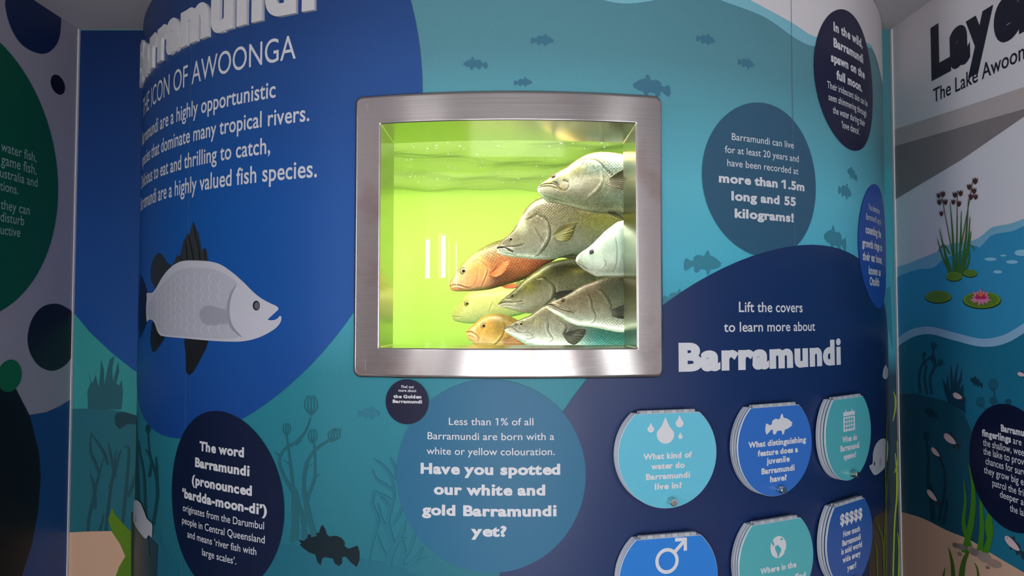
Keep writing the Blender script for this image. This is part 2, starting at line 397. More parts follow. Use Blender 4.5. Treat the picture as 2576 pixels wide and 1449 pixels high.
# water weeds of the mural
def bulb(sh, x, y, rx, ry, n=5, tilt=0.0):
    for k in np.linspace(-1, 1, n):
        sh.rib([(x+math.sin(tilt)*ry, y+ry), (x+k*rx*.95, y+ry*.35), (x+k*rx*1.0, y-ry*.35), (x+k*rx*.55-math.sin(tilt)*ry, y-ry)], [3.5, 2.5, 2.5, 1.5])
Sh = Sheet(CYL, .0013)
for P, wd in [([(735, 1365), (738, 1290), (736, 1225), (728, 1150), (720, 1095)], [12, 9, 9, 6, 4]),
              ([(745, 1360), (742, 1260), (715, 1200), (702, 1160), (716, 1130), (745, 1112), (768, 1085), (781, 1050)], [10, 9, 8, 7, 7, 7, 6, 4]),
              ([(790, 1350), (775, 1290), (764, 1230), (770, 1170), (790, 1135), (815, 1115), (835, 1105)], [14, 13, 10, 9, 8, 6, 4]),
              ([(762, 1360), (772, 1260), (790, 1205), (792, 1150), (789, 1115)], [10, 9, 7, 5, 4]),
              ([(742, 1230), (756, 1290), (770, 1355)], [8, 9, 9])]: Sh.rib(P, wd)
bulb(Sh, 782, 1020, 15, 25); bulb(Sh, 721, 1080, 9, 15, 4); bulb(Sh, 786, 1098, 10, 18, 4); bulb(Sh, 840, 1095, 14, 17, 5, -.6)
for x, y, s_ in [(705, 1150, -1), (770, 1180, 1), (745, 1120, 1), (800, 1125, 1), (728, 1170, -1), (775, 1255, -1), (790, 1205, 1), (760, 1290, 1)]:
    Sh.rib([(x, y), (x+s_*9, y-9), (x+s_*15, y-12)], [3, 2, 1])
child(Sh, 'printed_water_plant', (40, 106, 118), wall, 'faded bulb-headed water plant print')
Sh = Sheet(CYL, .0013)
stem = [(975, 1425), (985, 1370), (975, 1310), (990, 1250), (985, 1205)]
Sh.rib(stem, [16, 14, 10, 8, 5])
for P in [[(988, 1235), (965, 1218), (945, 1205), (937, 1180)], [(990, 1210), (975, 1185), (955, 1165), (940, 1155)], [(990, 1205), (995, 1185), (988, 1165), (980, 1150)],
          [(986, 1260), (960, 1245), (940, 1235)], [(985, 1290), (970, 1265), (955, 1250)], [(988, 1320), (1005, 1290), (1012, 1265)], [(985, 1350), (965, 1320), (955, 1290), (950, 1265)],
          [(940, 1235), (936, 1270), (950, 1310), (935, 1370), (928, 1410)], [(990, 1370), (1012, 1340), (1020, 1310)], [(1000, 1420), (1025, 1390), (1040, 1355), (1050, 1330)],
          [(1010, 1425), (1015, 1380), (1005, 1340)], [(1020, 1430), (1050, 1400), (1062, 1375)], [(970, 1400), (955, 1370), (950, 1345)], [(985, 1395), (1000, 1365), (1022, 1352)], [(1015, 1425), (1045, 1415), (1075, 1400)]]:
    Sh.rib(P, [7, 9, 7, 2])
child(Sh, 'printed_water_weed', (36, 116, 136), wall, 'leafy weed print left of the centre disc')
Sh = Sheet(CYL, .0013)
for P in [[(372, 1400), (366, 1300), (362, 1200), (352, 1140), (348, 1110)], [(385, 1320), (396, 1240), (390, 1190), (376, 1140), (372, 1090)], [(396, 1250), (394, 1180), (392, 1150)], [(375, 1200), (380, 1160), (366, 1130)]]:
    Sh.rib(P, [8, 7, 5, 3])
bulb(Sh, 372, 1080, 5, 12, 4)
child(Sh, 'printed_water_plant', (24, 76, 84), wall)
# sheet seams
Sh = Sheet(CYL, .0022)
for s_ in (-.969, .771): Sh.grid(s_-.0008, s_+.0008, 0, ZC-.003)
child(Sh, 'sheet_seam', (96, 120, 150), wall)

# ---------------------------------------------------------------- information discs
def disc(name, label, c, r, rgb, d, lines, gap=None, mat=None, cat='information panel', group='round text discs of the mural', n=128, rough=.42, spec=.35):
    a = np.linspace(0, 2*PI, n, endpoint=False); L = np.stack([c[0]+r*np.cos(a), np.minimum(c[1]+r*np.sin(a), ZC-.004)], 1)
    L[:, 0] = np.clip(L[:, 0], -S_END, S_END)
    o = Sheet(CYL, d).loops([L]).obj(name, mat or print_mat(rgb, rough, spec), None); thing(o, label, cat, group)
    if lines:
        for l in lines: letter_line(CYL, d+.0006, o, l)
    return o
B = dict(bold=.045, asp=1.05); T = dict(bold=.006); TM = dict(bold=.012)
def Bc(c, **k): return dict(bold=.045, cap=c, **k)
def Tc(c, **k): return dict(bold=.006, cap=c, **k)
bluemat = ramp_mat([(0, (26, 66, 140)), (.35, (24, 90, 172)), (.55, (27, 92, 174)), (.8, (38, 82, 150)), (1, (34, 62, 116))], 1.1, 2.5)
big = disc('information_disc', 'huge blue disc left of the steel window carrying the intro text', (-1.081, 2.1267), .8665, None, .0018, [
    ('THE ICON OF AWOONGA', (436, 235), (744, 143.8), dict(bold=0.0, i0=9, asp=1.2)),
    ('Barramundi are a highly opportunistic', (443.7, 307), (693, 243.6), dict(bold=.012, i0=17, asp=1.15)),
    ('species that dominate many tropical rivers.', (486, 357.6), (778, 300.7), dict(bold=.012, i0=22, asp=1.15)),
    ('Delicious to eat and thrilling to catch,', (463, 423), (679.5, 386.3), dict(bold=.012, i0=21, asp=1.15)),
    ('Barramundi are a highly valued fish species.', (501.7, 479.5), (797, 444.5), dict(bold=.012, i0=24, asp=1.15))], mat=bluemat)
blob = disc('information_disc', 'large dark navy disc at lower right behind the lift-up covers', (.8895, .859), .9322, PR['navy'], .0024, [
    ('Lift the covers', (1859, 784), (2019, 786.5), dict(TM, cap=26)), ('to learn more about', (1821, 834), (2050.6, 833), dict(TM, cap=25)),
    ('Barramundi', (1707.4, 935), (2115.7, 917.6), dict(bold=.06, cap=73))], rough=.36, spec=.45)
disc('information_disc', 'navy disc explaining the word and its pronunciation, lower left', (-.808, 1.1206), .2328, PR['word'], .0026, [
    ('The word', (501.9, 1134.2), (613.6, 1150.7), Bc(24.5)), ('Barramundi', (490.6, 1174.6), (627.6, 1198.2), Bc(24.5)), ('(pronounced', (482.5, 1221), (633.6, 1244.9), Bc(24.5)),
    ('‘bardda-moon-di’)', (458, 1251.9), (671.2, 1296.5), Bc(24.5)), ('originates from the Darumbul', (459.7, 1285.3), (664.1, 1331.6), Tc(17.5)),
    ('people in Central Queensland', (458, 1316.5), (665.9, 1366.8), Tc(17.5)), ('and means ‘river fish with', (471.3, 1351), (644.8, 1397.3), Tc(17.5)), ('large scales’.', (508.2, 1396.6), (594.2, 1420.2), Tc(17.5))])
disc('information_disc', 'teal disc under the steel window asking about white and gold fish', (-.0521, 1.2336), .2207, PR['teal'], .0028, [
    ('Less than 1% of all', (1129, 1067), (1341.9, 1071.7), Tc(18)), ('Barramundi are born with a', (1075.6, 1102.3), (1394.2, 1109.3), Tc(18)),
    ('white or yellow colouration.', (1073.2, 1140.2), (1395.3, 1147.2), Tc(18)), ('Have you spotted', (1058, 1187.6), (1409.3, 1198.2), Bc(27.5)),
    ('our white and', (1091.4, 1242), (1371.7, 1248.4), Bc(27.5)), ('gold Barramundi', (1061.6, 1293), (1400.2, 1301), Bc(27.5)), ('yet?', (1184.5, 1349), (1274.4, 1351), Bc(27.5))])
disc('information_disc', 'slate blue disc right of the window about age and weight', (.6674, 1.9468), .1974, PR['slate'], .0021, [
    ('Barramundi can live', (1841, 351.4), (1996.8, 374.3), Tc(17.5)), ('for at least 20 years and', (1823.6, 384.8), (2009.4, 407), Tc(17.5)),
    ('have been recorded at', (1829.6, 418.3), (2008.4, 438.3), Tc(17.5)), ('more than 1.5m', (1808.5, 459.4), (2023.5, 481), Bc(23.5)),
    ('long and 55', (1840, 504.5), (2002, 518.6), Bc(23.5)), ('kilograms!', (1848.3, 548.5), (1996.8, 559), Bc(23.5))])
disc('information_disc', 'dark ink disc at upper right about spawning on the full moon', (1.0646, 2.2745), .2, PR['ink'], .0026, [
    ('In the wild,', (2097, 78), (2170, 121.8), Bc(23.5)), ('Barramundi', (2097, 116.8), (2171.5, 161.5), Bc(23.5)), ('spawn on the', (2090.5, 151.6), (2175.4, 202.8), Bc(23.5)),
    ('full moon.', (2104.4, 197.8), (2169, 233.6), Bc(23.5)), ('Their iridescent skin can be', (2081, 217.2), (2182.4, 272.4), Tc(18)), ('seen shimmering through', (2084.5, 248.5), (2180, 297.2), Tc(18)),
    ('the water during their', (2095.4, 283.3), (2176.4, 320.6), Tc(18)), ('‘love dance’.', (2117.3, 322), (2163, 339), Tc(18))])
disc('information_disc', 'narrow-looking bright blue disc at the far right edge about ear bones', (1.2906, 1.8147), .1894, PR['oto'], .0032, [
    ('You determine', (2185, 525.8), (2212.7, 540.8), Tc(16)), ('Barramundi’s age by', (2179, 549), (2216.7, 569), Tc(16)), ('counting the', (2177.4, 582.5), (2216.7, 604), Bc(22)),
    ('growth rings on', (2169, 616.3), (2219.2, 637.7), Bc(22)), ('their ear bones,', (2170, 650), (2218.7, 668.5), Bc(22)), ('known as', (2185.4, 689.9), (2215.7, 695.8), Bc(22)), ('Otolith', (2187.9, 717), (2212, 721.7), Bc(22))])
st = disc('round_sticker', 'small glossy dark navy round sticker below the window frame', (-.2482, 1.4006), .0521, (20, 26, 58), .0042, [
    ('Find out', (1009.6, 976.2), (1041.2, 976.5), TM), ('more about', (1002.2, 985.7), (1047.5, 986), TM), ('the Golden', (989.6, 1001.5), (1059.8, 1002.5), Bc(8.6)), ('Barramundi', (987.8, 1014), (1061.6, 1014.8), Bc(8.6))],
    cat='sticker', group=None, rough=.16, spec=.6)

# raised white title letters
title = empty('raised_title', 'raised white cut-out letters of the title at the top of the blue disc', 'sign')
def raised():
    a, b = CYL.un([(463, 126.8), (799, 26)]); z = a[1]*.5+CYL.un([(764.5, 31)])[0][1]*.5
    body = 'Barramundi'; bo = .052; V, _ = glyphs(body, bo); V5, _ = glyphs(body[5:], bo)
    x1 = V[:, 0].max(); x0 = x1-(V5[:, 0].max()-V5[:, 0].min()); k = (b[0]-a[0])/(x1-x0); ky = (CYL.un([(470, 36)])[0][1]-CYL.un([(470, 124.5)])[0][1])/(.458+2*bo); z += bo*ky
    for i, ch in enumerate(body):
        pre = glyphs(body[:i+1], bo)[0][:, 0].max()
        g, f = glyphs(ch, bo, 8, .02)
        s = a[0]+(pre-(g[:, 0].max()-g[:, 0])-x0)*k; zz = z+g[:, 1]*ky
        zmin, zmax = g[:, 2].min(), g[:, 2].max(); dd = .0022+(np.clip(g[:, 2], -.02, .02)+.02)/.04*.009
        P = np.stack([CX+(R+dd)*np.sin(s/R), CY-(R+dd)*np.cos(s/R), np.minimum(zz, ZC-.002)], 1)
        mesh_obj('letter', P, f, simple('white_acrylic', (224, 221, 222), .5) if i == 0 else bpy.data.materials['white_acrylic'], title)
raised()

# illustrated white fish
def Z2(P): return [(320+x/3.019, 520+y/3.019) for x, y in P]
mf = empty('mural_fish', 'large pale grey illustrated fish with black fins on the blue disc', 'fish picture')
def mfp(name, P, rgb, d, sm=5, parent=mf): return child(Sheet(CYL, d).poly(Z2(P), sm), name, rgb, parent)
DK = (30, 32, 36)
mfp('tail_fin', [(152, 650), (130, 580), (100, 512), (91, 640), (86, 760), (86, 900), (95, 1000), (128, 930), (152, 866)], (14, 22, 34), .0028, 0)
mfp('dorsal_fin', [(345, 440), (362, 405), (380, 365), (398, 378), (428, 262), (440, 240), (455, 200), (470, 217), (500, 117), (540, 205), (556, 290), (566, 335), (575, 325), (590, 310), (606, 350), (614, 418), (480, 440)], (56, 58, 62), .0028, 0)
mfp('dorsal_fin', [(205, 605), (180, 555), (178, 480), (197, 400), (230, 355), (258, 360), (282, 392), (300, 425), (335, 450), (305, 495), (255, 575), (215, 625)], (46, 52, 56), .0028, 4)
mfp('anal_fin', [(200, 860), (180, 940), (177, 1030), (193, 1103), (222, 1085), (255, 1042), (284, 985), (245, 940)], DK, .0028, 4)
pf = mfp('pelvic_fin', [(440, 990), (432, 1030), (444, 1110), (446, 1255), (470, 1280), (500, 1258), (560, 1150), (600, 1072), (618, 1010)], DK, .0028, 0)
for P in ([(505, 120), (520, 220), (540, 300), (552, 405)], [(465, 220), (485, 300), (505, 405)], [(440, 250), (450, 330), (455, 405)], [(400, 380), (412, 405)], [(590, 320), (592, 405)]):
    child(Sheet(CYL, .0031).rib(Z2(P), [1.2, 2.6, 3.0]), 'fin_ray', (26, 28, 30), mf)
body = mfp('body', [(150, 655), (185, 655), (215, 625), (260, 545), (310, 480), (370, 432), (440, 410), (560, 410), (650, 420), (720, 445), (800, 500), (880, 570), (950, 640), (1010, 690), (1080, 730), (1130, 753), (1149, 775), (1130, 798), (1095, 830), (1070, 858), (1108, 862), (1140, 850), (1158, 830), (1171, 838), (1165, 875), (1130, 920), (1060, 965), (980, 1000), (880, 1022), (760, 1024), (600, 1015), (440, 1000), (280, 985), (245, 970), (225, 935), (210, 890), (190, 862), (165, 858), (148, 870), (143, 780), (148, 700)], (212, 212, 222), .0031)
mfp('flank', [(190, 690), (240, 620), (300, 550), (380, 487), (500, 463), (640, 472), (740, 510), (832, 578), (790, 650), (765, 740), (762, 830), (790, 920), (850, 985), (760, 1005), (600, 1000), (440, 985), (280, 970), (235, 925), (215, 870), (160, 835), (156, 760)], (196, 197, 208), .0034, 5, body)
mfp('gill_cover', [(834, 585), (790, 640), (762, 720), (754, 800), (768, 880), (800, 940), (872, 992), (818, 930), (790, 880), (776, 800), (782, 720), (802, 650)], (160, 161, 172), .0037, 4, body)
mfp('pectoral_fin', [(768, 795), (700, 770), (640, 752), (585, 758), (550, 800), (560, 860), (600, 895), (660, 902), (720, 893), (770, 880)], (170, 171, 182), .0037, 5)
eye = mfp('eye', [(980+27*math.cos(a), 751+37*math.sin(a)) for a in np.linspace(0, 2*PI, 40, endpoint=False)], (34, 36, 42), .0037, 0)
mfp('pupil', [(984+19*math.cos(a), 752+27*math.sin(a)) for a in np.linspace(0, 2*PI, 40, endpoint=False)], (108, 110, 116), .004, 0, eye)
for x, y0, y1 in [(230, 650, 880), (262, 640, 900), (295, 600, 940), (335, 550, 900), (372, 520, 950), (412, 500, 940), (460, 520, 960), (515, 495, 950), (570, 515, 970), (630, 500, 970), (700, 560, 960)]:
    Sh = Sheet(CYL, .0039); n = max(3, round((y1-y0)/73)); h = (y1-y0)/n
    for k in range(n):
        if 545 < x < 770 and 740 < y0+(k+.5)*h < 905: continue
        y = y0+k*h; b_ = 12+x/90
        Sh.rib(Z2([(x+b_*.6, y), (x-b_*.4, y+h*.3), (x-b_*.5, y+h*.65), (x+b_*.5, y+h)]), [.8, 1.8, 1.8, .8], 4)
    child(Sh, 'scale_marks', (222, 222, 230), body)

# white fish heads and green weeds at the edges of the mural
def white_fish(px, label, fin=None):
    o = child(Sheet(CYL, .004).poly(px, 5), 'mural_fish', (200, 203, 212), None); return thing(o, label, 'fish picture')
o = white_fish([(2191, 1183), (2187, 1172), (2195, 1165), (2196, 1140), (2203, 1118), (2215, 1105), (2226, 1104), (2234, 1114), (2233, 1150), (2226, 1175), (2212, 1190), (2200, 1195)], 'pale printed fish head beside the rightmost top cover')
child(Sheet(CYL, .0044).circ(CYL.un([(2196, 1166)])[0], .006, 24), 'eye', (50, 50, 60), o)
child(Sheet(CYL, .0044).circ(CYL.un([(2211, 1162)])[0], .014, 24), 'pectoral_fin', (170, 172, 182), o)
o = white_fish([(2220, 946), (2222, 930), (2226, 920), (2229, 919), (2234, 930), (2234, 945), (2230, 953), (2225, 953)], 'tiny pale printed fish near the right corner above the covers')
o = white_fish([(331, 1290), (333, 1270), (340, 1258), (352, 1264), (362, 1285), (370, 1305), (382, 1318), (383, 1335), (381, 1352), (374, 1346), (366, 1355), (352, 1340), (338, 1318)], 'pale printed fish beside the green leaf at lower left')
child(Sheet(CYL, .0044).circ(CYL.un([(345, 1305)])[0], .012, 24, ry=.012), 'pectoral_fin', (160, 165, 178), o)
Sh = Sheet(CYL, .0042)
for P in [[(2226, 1560), (2222, 1380), (2212, 1330), (2200, 1300)], [(2210, 1560), (2206, 1400), (2200, 1360)], [(2228, 1560), (2230, 1350), (2228, 1200), (2230, 1100), (2232, 1040)], [(2222, 1560), (2226, 1330), (2232, 1230), (2234, 1180)]]:
    Sh.rib(P, [4, 4, 3.4, 1.4])
child(Sh, 'printed_green_weed', (92, 118, 40), wall, 'green weed print in the right corner')
Sh = Sheet(CYL, .0030)
Sh.poly([(2185, 1449), (2188, 1330), (2200, 1300), (2222, 1285), (2228, 1280), (2228, 1600), (2185, 1600)])
child(Sh, 'printed_lake_bed', (72, 66, 60), wall)

# ================================================================ flat wall left of the bulge
def bchild(px, name, rgb, d, sm=0, surf=BACK, parent=back_l, label=None, n=4, **k):
    return child(Sheet(surf, d).poly(px, sm, n), name, rgb, parent, label, **k)
bl = Sheet(BACK, .0006).poly([(160, -200), (160, 760), (182.6, 783), (226, 836), (282, 888.6), (332, 928), (352, 942), (385, 965), (385, 40), (352, 40)]); bl.V = [(v[0], v[1], min(v[2], ZC-.002)) for v in bl.V]
bl.obj('printed_blue_field', ramp_mat([(0, (22, 84, 158)), (.45, (20, 72, 142)), (1, (16, 44, 96))], 1.3, 2.58), back_l)
bchild([(160, 1029), (200, 1028), (260, 1029), (302, 1034), (332, 1042), (385, 1060), (385, 1600), (150, 1600)], 'printed_lake_bed', (36, 108, 120), .0006)
bchild([(221, 1030), (220, 985), (228, 960), (222, 940), (217, 925), (224, 945), (232, 965), (240, 945), (238, 930), (242, 950), (248, 975), (252, 940), (254, 905), (261, 930), (262, 970), (270, 930), (276, 905), (288, 895), (282, 925), (284, 960), (292, 930), (297, 910), (300, 935), (292, 965), (300, 970), (306, 955), (309, 985), (306, 1030)], 'printed_water_weed', (38, 98, 108), .001, 0, label='stubby water weed print on the left flat wall')
Sh = Sheet(BACK, .001)
for P in [[(222, 1400), (222, 1320), (236, 1250), (250, 1190), (262, 1150)], [(262, 1400), (268, 1320), (276, 1250), (286, 1180), (292, 1130)], [(250, 1190), (238, 1160), (228, 1135), (229, 1090)], [(272, 1170), (262, 1140), (250, 1120), (228, 1088)], [(276, 1230), (288, 1190), (298, 1150), (306, 1130)], [(240, 1280), (236, 1220), (226, 1190)], [(300, 1400), (310, 1300), (320, 1200), (324, 1130), (310, 1125)], [(290, 1200), (280, 1150), (272, 1110)], [(232, 1390), (250, 1340), (262, 1290)], [(322, 1250), (340, 1200), (345, 1150)]]:
    Sh.rib(P, [8, 9, 7, 2])
child(Sh, 'printed_water_weed', (30, 80, 92), back_l)
bchild([(288, 1050), (292, 1040), (312, 1036), (345, 1046), (345, 1068), (322, 1066), (300, 1080), (290, 1068)], 'printed_fish', (22, 66, 78), .0013)
bchild([(150, 1341), (166, 1340), (220, 1337), (279, 1336), (330, 1342), (350, 1345), (350, 1600), (140, 1600)], 'printed_sand', (222, 178, 148), .0014, label='sandy lake bed print on the left flat wall')
bchild([(281.8, 1278), (272, 1308), (282, 1339), (302, 1369), (316, 1402), (326, 1424), (352, 1424), (352, 1350), (322, 1331), (307, 1314), (289, 1293)], 'printed_green_leaf', (96, 136, 26), .0018, label='upper green leaf print at the lower left corner')
bchild([(316, 1398), (300, 1425), (291, 1449), (289, 1500), (300, 1560), (352, 1560), (352, 1410), (326, 1396)], 'printed_green_leaf', (92, 132, 26), .0021, label='lower green leaf print at the lower left corner')
bchild([(330, 1600), (330, 1290), (345, 1280), (350, 1600)], 'printed_dark_bank', (40, 44, 44), .0022)  # dark strip at the end of the flat wall
rd = bchild([(2205, 740), (2222, 772), (2241, 854), (2246, 880), (2246, 860), (2240, 720)], 'printed_water_weed', (50, 130, 150), .001, 0, parent=back_r)
Sh = Sheet(BACK, .0012)
for P, wd in [([(2246, 1060), (2252, 1030), (2252, 1000), (2247, 985)], [2, 4, 4, 1]), ([(2244, 1560), (2250, 1330), (2256, 1250), (2256, 1190), (2252, 1140)], [4, 4, 5, 2]), ([(2250, 1190), (2258, 1160), (2256, 1110)], [2, 4, 1]), ([(2256, 1560), (2262, 1400), (2258, 1340)], [3, 4, 1])]:
    Sh.rib(P, wd)
child(Sh, 'printed_green_weed', (150, 180, 50), back_r)

# ================================================================ left wall board
def lchild(px, name, rgb, d, sm=0, label=None, n=5): return child(Sheet(LEFT, d).poly(px, sm, n), name, rgb, left_wall, label)
def clampz(o):
    for v in o.data.vertices: v.co.z = min(v.co.z, ZC-.003)
    return o
lc = lambda px: LEFT.un(px)
def ell(surf, l, t, r, b, n=72):
    """ellipse on a surface from the pixel extremes of its outline"""
    q = surf.un([l, t, r, b]); c = ((q[0][0]+q[2][0])/2, (q[1][1]+q[3][1])/2); return c, abs(q[2][0]-q[0][0])/2, abs(q[1][1]-q[3][1])/2
gq, gr = fit_circle(LEFT.un([(0, 108), (50, 166), (99, 258), (134, 368), (147, 472), (134, 581), (104, 666), (70, 720), (0, 785)]))
gd = Sheet(LEFT, .0015).circ(gq, gr, 128).obj('information_disc', print_mat((10, 92, 66)), None)
for v in gd.data.vertices: v.co.y = min(v.co.y, YB)
thing(gd, 'dark green disc with white text on the left wall', 'information panel', 'round text discs of the mural')
GT = print_mat((150, 178, 170), .5)
for l in [('water fish,', (2.5, 383), (92, 404), T), ('game fish.', (2.5, 417), (92, 436), T), ('ustralia and', (0, 450), (94.4, 466), T), ('tions.', (0, 481), (46, 486), T), ('they can', (1.5, 528), (74.5, 537.6), T), ('disturb', (1, 557.5), (60.6, 565.5), T), ('uctive', (1, 590), (50.7, 594.8), T)]:
    letter_line(LEFT, .0022, gd, l, GT)
o = clampz(lchild([(17, -6), (16, 30), (30, 75), (55, 112), (89, 132), (119, 133), (144, 109), (153, 70), (150, 20), (120, -40), (60, -60)], 'printed_oval', (18, 40, 84), .001, 5, 'navy oval print cut off by the ceiling'))
c, a_, b_ = ell(LEFT, (126.5, 210), (141, 187), (163, 215), (149, 239)); child(Sheet(LEFT, .001).circ(c, a_, 48, None, b_), 'printed_oval', (16, 18, 30), left_wall, 'small black oval print')
lchild([(-200, 1100), (75, 1044), (116, 1037), (150, 1022), (181, 1003), (181, 1600), (-300, 1800)], 'printed_blue_field', (24, 76, 138), .001)
ov = Sheet(LEFT, .0014).poly([(69.5, 851), (80, 805), (105, 773), (138, 764), (165, 773), (184, 795), (183, 880), (176, 905), (155, 925), (128, 933), (98, 920), (77, 890)], 5).obj('printed_oval', print_mat((16, 20, 34)), left_wall)
for v in ov.data.vertices: v.co.y = min(v.co.y, YB-.001)
lchild([(-120, 900), (0, 945), (40, 978), (75.5, 1047), (98, 1138), (102.6, 1203), (95.6, 1288.6), (80.5, 1369), (55, 1449), (10, 1560), (-200, 1900)], 'printed_oval', (10, 14, 26), .0018, 0, 'huge black oval print at the lower left')
c, a_, b_ = ell(LEFT, (-9, 945), (22, 905), (53, 939), (20, 986)); child(Sheet(LEFT, .0022).circ(c, a_, 64, None, b_), 'printed_oval', (16, 110, 72), left_wall, 'green oval print over the black one')
# white edge strips where the boards meet the flat wall
def strip(name, surf, s0, s1, d0, d1, mat):
    q = [(s, z) for s in (s0, s1) for z in (0, ZC-.002)]
    V = np.concatenate([surf.wp(q, d0), surf.wp(q, d1)])
    return structure(mesh_obj(name, V, [(0, 1, 3, 2), (4, 6, 7, 5), (0, 4, 5, 1), (2, 3, 7, 6), (0, 2, 6, 4), (1, 5, 7, 3)], mat))
strip('trim_1', LEFT, -.012, -.002, .0005, .004, plaster)
strip('trim_2', RIGHT, .002, .014, .0005, .005, plaster)

# ================================================================ right wall board
def rchild(px, name, rgb, d, sm=0, label=None, n=4): return child(Sheet(RIGHT, d).poly(px, sm, n), name, rgb, right_wall, label)
rchild([(2243, 328), (2400, 277), (2576, 219), (2800, 145), (3300, -20), (3300, 105), (2800, 224), (2576, 273), (2243.5, 371)], 'printed_beam', (190, 176, 174), .0008, label='pale grey-brown slanting band print')
rchild([(2243.5, 370), (2576, 274), (2620, 264), (2576, 293), (2417.5, 402.6), (2247, 504.5)], 'printed_beam', (138, 126, 126), .001, label='darker grey-brown wedge print')
RUN = []
wl = [(2250, 673), (2278, 666), (2308, 653.6), (2358, 633.7), (2382.7, 616), (2447, 605), (2472, 591.5), (2497, 571.6), (2536.8, 564), (2576, 550.7), (2640, 520), (2800, 440), (3000, 380)]
RUN.append((wl, 'printed_wave', (128, 184, 210), .0008, 'pale outer wave print'))
wl = [(2250, 699), (2308, 678.4), (2348, 673.5), (2378, 651), (2447, 619), (2467, 621), (2497, 591.5), (2546.7, 581.5), (2576, 569), (2640, 540), (2800, 465), (3000, 410)]
RUN.append((wl, 'printed_lake', (54, 150, 194), .0011, 'bright blue lake surface print'))
for x, y, a_, b_ in [(2492, 652, 15, 4), (2546, 659, 15, 4.5), (2510, 684, 11, 4), (2570, 636, 18, 8), (2524, 643, 8, 2.5)]:
    rchild([(x+a_*math.cos(t), y+b_*math.sin(t)) for t in np.linspace(0, 2*PI, 20, endpoint=False)], 'printed_ripple', (150, 206, 226), .0014, 0)
wt = [(2252, 857), (2275, 838), (2302, 825.6), (2342, 822), (2402.4, 836.7), (2467.8, 851.8), (2523, 843), (2576, 813), (2640, 770), (2800, 690), (3100, 640)]
wb_ = [(2252, 877), (2275, 860), (2302, 845.8), (2342, 840.7), (2402.4, 856.8), (2467.8, 872), (2523, 866), (2576, 838), (2640, 790), (2800, 716), (3100, 680)]
RUN.append((wb_, 'printed_deep_water', (30, 116, 146), .0014, 'deep teal water print'))
rchild([tuple(p) for p in catmull(wt, 5, False)]+[tuple(p) for p in catmull(wb_, 5, False)][::-1], 'printed_wave', (148, 190, 222), .0016, 0, 'pale wavy line print', 1)
rchild([(2258, 992), (2301.8, 990), (2352, 1001.7), (2387, 1011.8), (2425, 1039.4), (2442.7, 1082), (2456, 1140), (2476, 1300), (2500, 1500), (2268, 1500)], 'printed_lake_bed', (26, 82, 104), .0017)
RUN.append(([(2262, 1286), (2322, 1303.5), (2382.3, 1333.7), (2442.7, 1358.8), (2503, 1396.6), (2576, 1439.3), (2640, 1478), (2800, 1560)], 'printed_sand', (214, 176, 150), .002, 'sandy lake bed print on the right wall'))
def run_on(top, name, rgb, d, label):
    q = RIGHT.un(catmull(top, 5, False)); e = YB-YE; q = q[q[:, 0] < e-.02]; g = q[-1]
    L = np.concatenate([q, [(e-.01, g[1]+.02), (e-.01, .02), (q[0, 0], .02)]]); L[:, 0] = np.maximum(L[:, 0], .003)
    return child(Sheet(RIGHT, d).loops([L]), name, rgb, right_wall, label)
for r_ in RUN: run_on(*r_)
# reeds, pads and flower
Sh = Sheet(RIGHT, .0022)
def reed(x0, y0, x1, y1, bend=0, wd=5): Sh.rib([(x0, y0), ((x0+x1)/2+bend, (y0+y1)/2), (x1, y1)], [wd, wd*.7, 1], 6)
for a in [(2396, 697, 2363, 575, -2, 7), (2400, 697, 2390, 510, 2, 7), (2405, 697, 2408, 540, 0, 6), (2410, 695, 2418, 530, 2, 7), (2415, 695, 2436, 500, 4, 7), (2420, 695, 2440, 545, 4, 7), (2393, 695, 2358, 600, -4, 6), (2425, 690, 2438, 622, 6, 6), (2392, 690, 2372, 610, -2, 8), (2418, 690, 2443, 580, 4, 7)]: reed(*a)
Sh.rib([(2390, 640), (2375, 617), (2360, 632)], [4, 4, 1]); Sh.rib([(2425, 640), (2440, 617), (2453, 630)], [4, 4, 1])
reeds = child(Sh, 'reed_blades', (62, 112, 40), None); thing(reeds, 'tall green reeds with brown seed heads printed above the lily pads', 'plant picture')
Sh = Sheet(RIGHT, .0021)
for x0, y0, x1, y1 in [(2398, 650, 2368, 490), (2406, 640, 2408, 480), (2414, 640, 2448, 450)]: Sh.rib([(x0, y0), ((x0+x1)/2, (y0+y1)/2), (x1, y1)], [3, 2, 1.5])
child(Sh, 'reed_stems', (84, 92, 50), reeds)
Sh = Sheet(RIGHT, .0025)
for x, y, s_ in [(2361, 492, .9), (2372, 488, 1), (2363, 508, 1), (2378, 508, 1), (2368, 537, .9), (2402, 490, 1), (2416, 486, 1), (2398, 508, .9), (2412, 512, 1), (2438, 470, 1), (2453, 455, 1.1), (2450, 480, 1), (2442, 495, 1), (2454, 495, .9)]:
    Sh.poly([(x-6*s_, y-8*s_), (x-2*s_, y-2*s_), (x, y-9*s_), (x+3*s_, y-2*s_), (x+6*s_, y-9*s_), (x+5*s_, y+3*s_), (x, y+9*s_), (x-5*s_, y+3*s_)])
child(Sh, 'seed_heads', (84, 40, 34), reeds)
def pad(cx, cy, a_, b_, label):
    e = lambda k, dy: [(cx+a_*k*math.cos(t), cy+dy+b_*k*math.sin(t)) for t in np.linspace(0, 2*PI, 40, endpoint=False)]
    o = rchild(e(1, 2), 'lily_pad', (44, 70, 22), .0023); o.parent = None; thing(o, label, 'leaf picture', 'printed lily pads')
    child(Sheet(RIGHT, .0026).poly(e(.97, -1)), 'pad_rim', (124, 158, 40), o); child(Sheet(RIGHT, .0028).poly(e(.86, -1)), 'pad_face', (96, 132, 36), o)
    return o
pad(2400, 696, 20, 11, 'small green lily pad under the left reeds'); pad(2441, 688, 17, 9, 'small green lily pad under the right reeds')
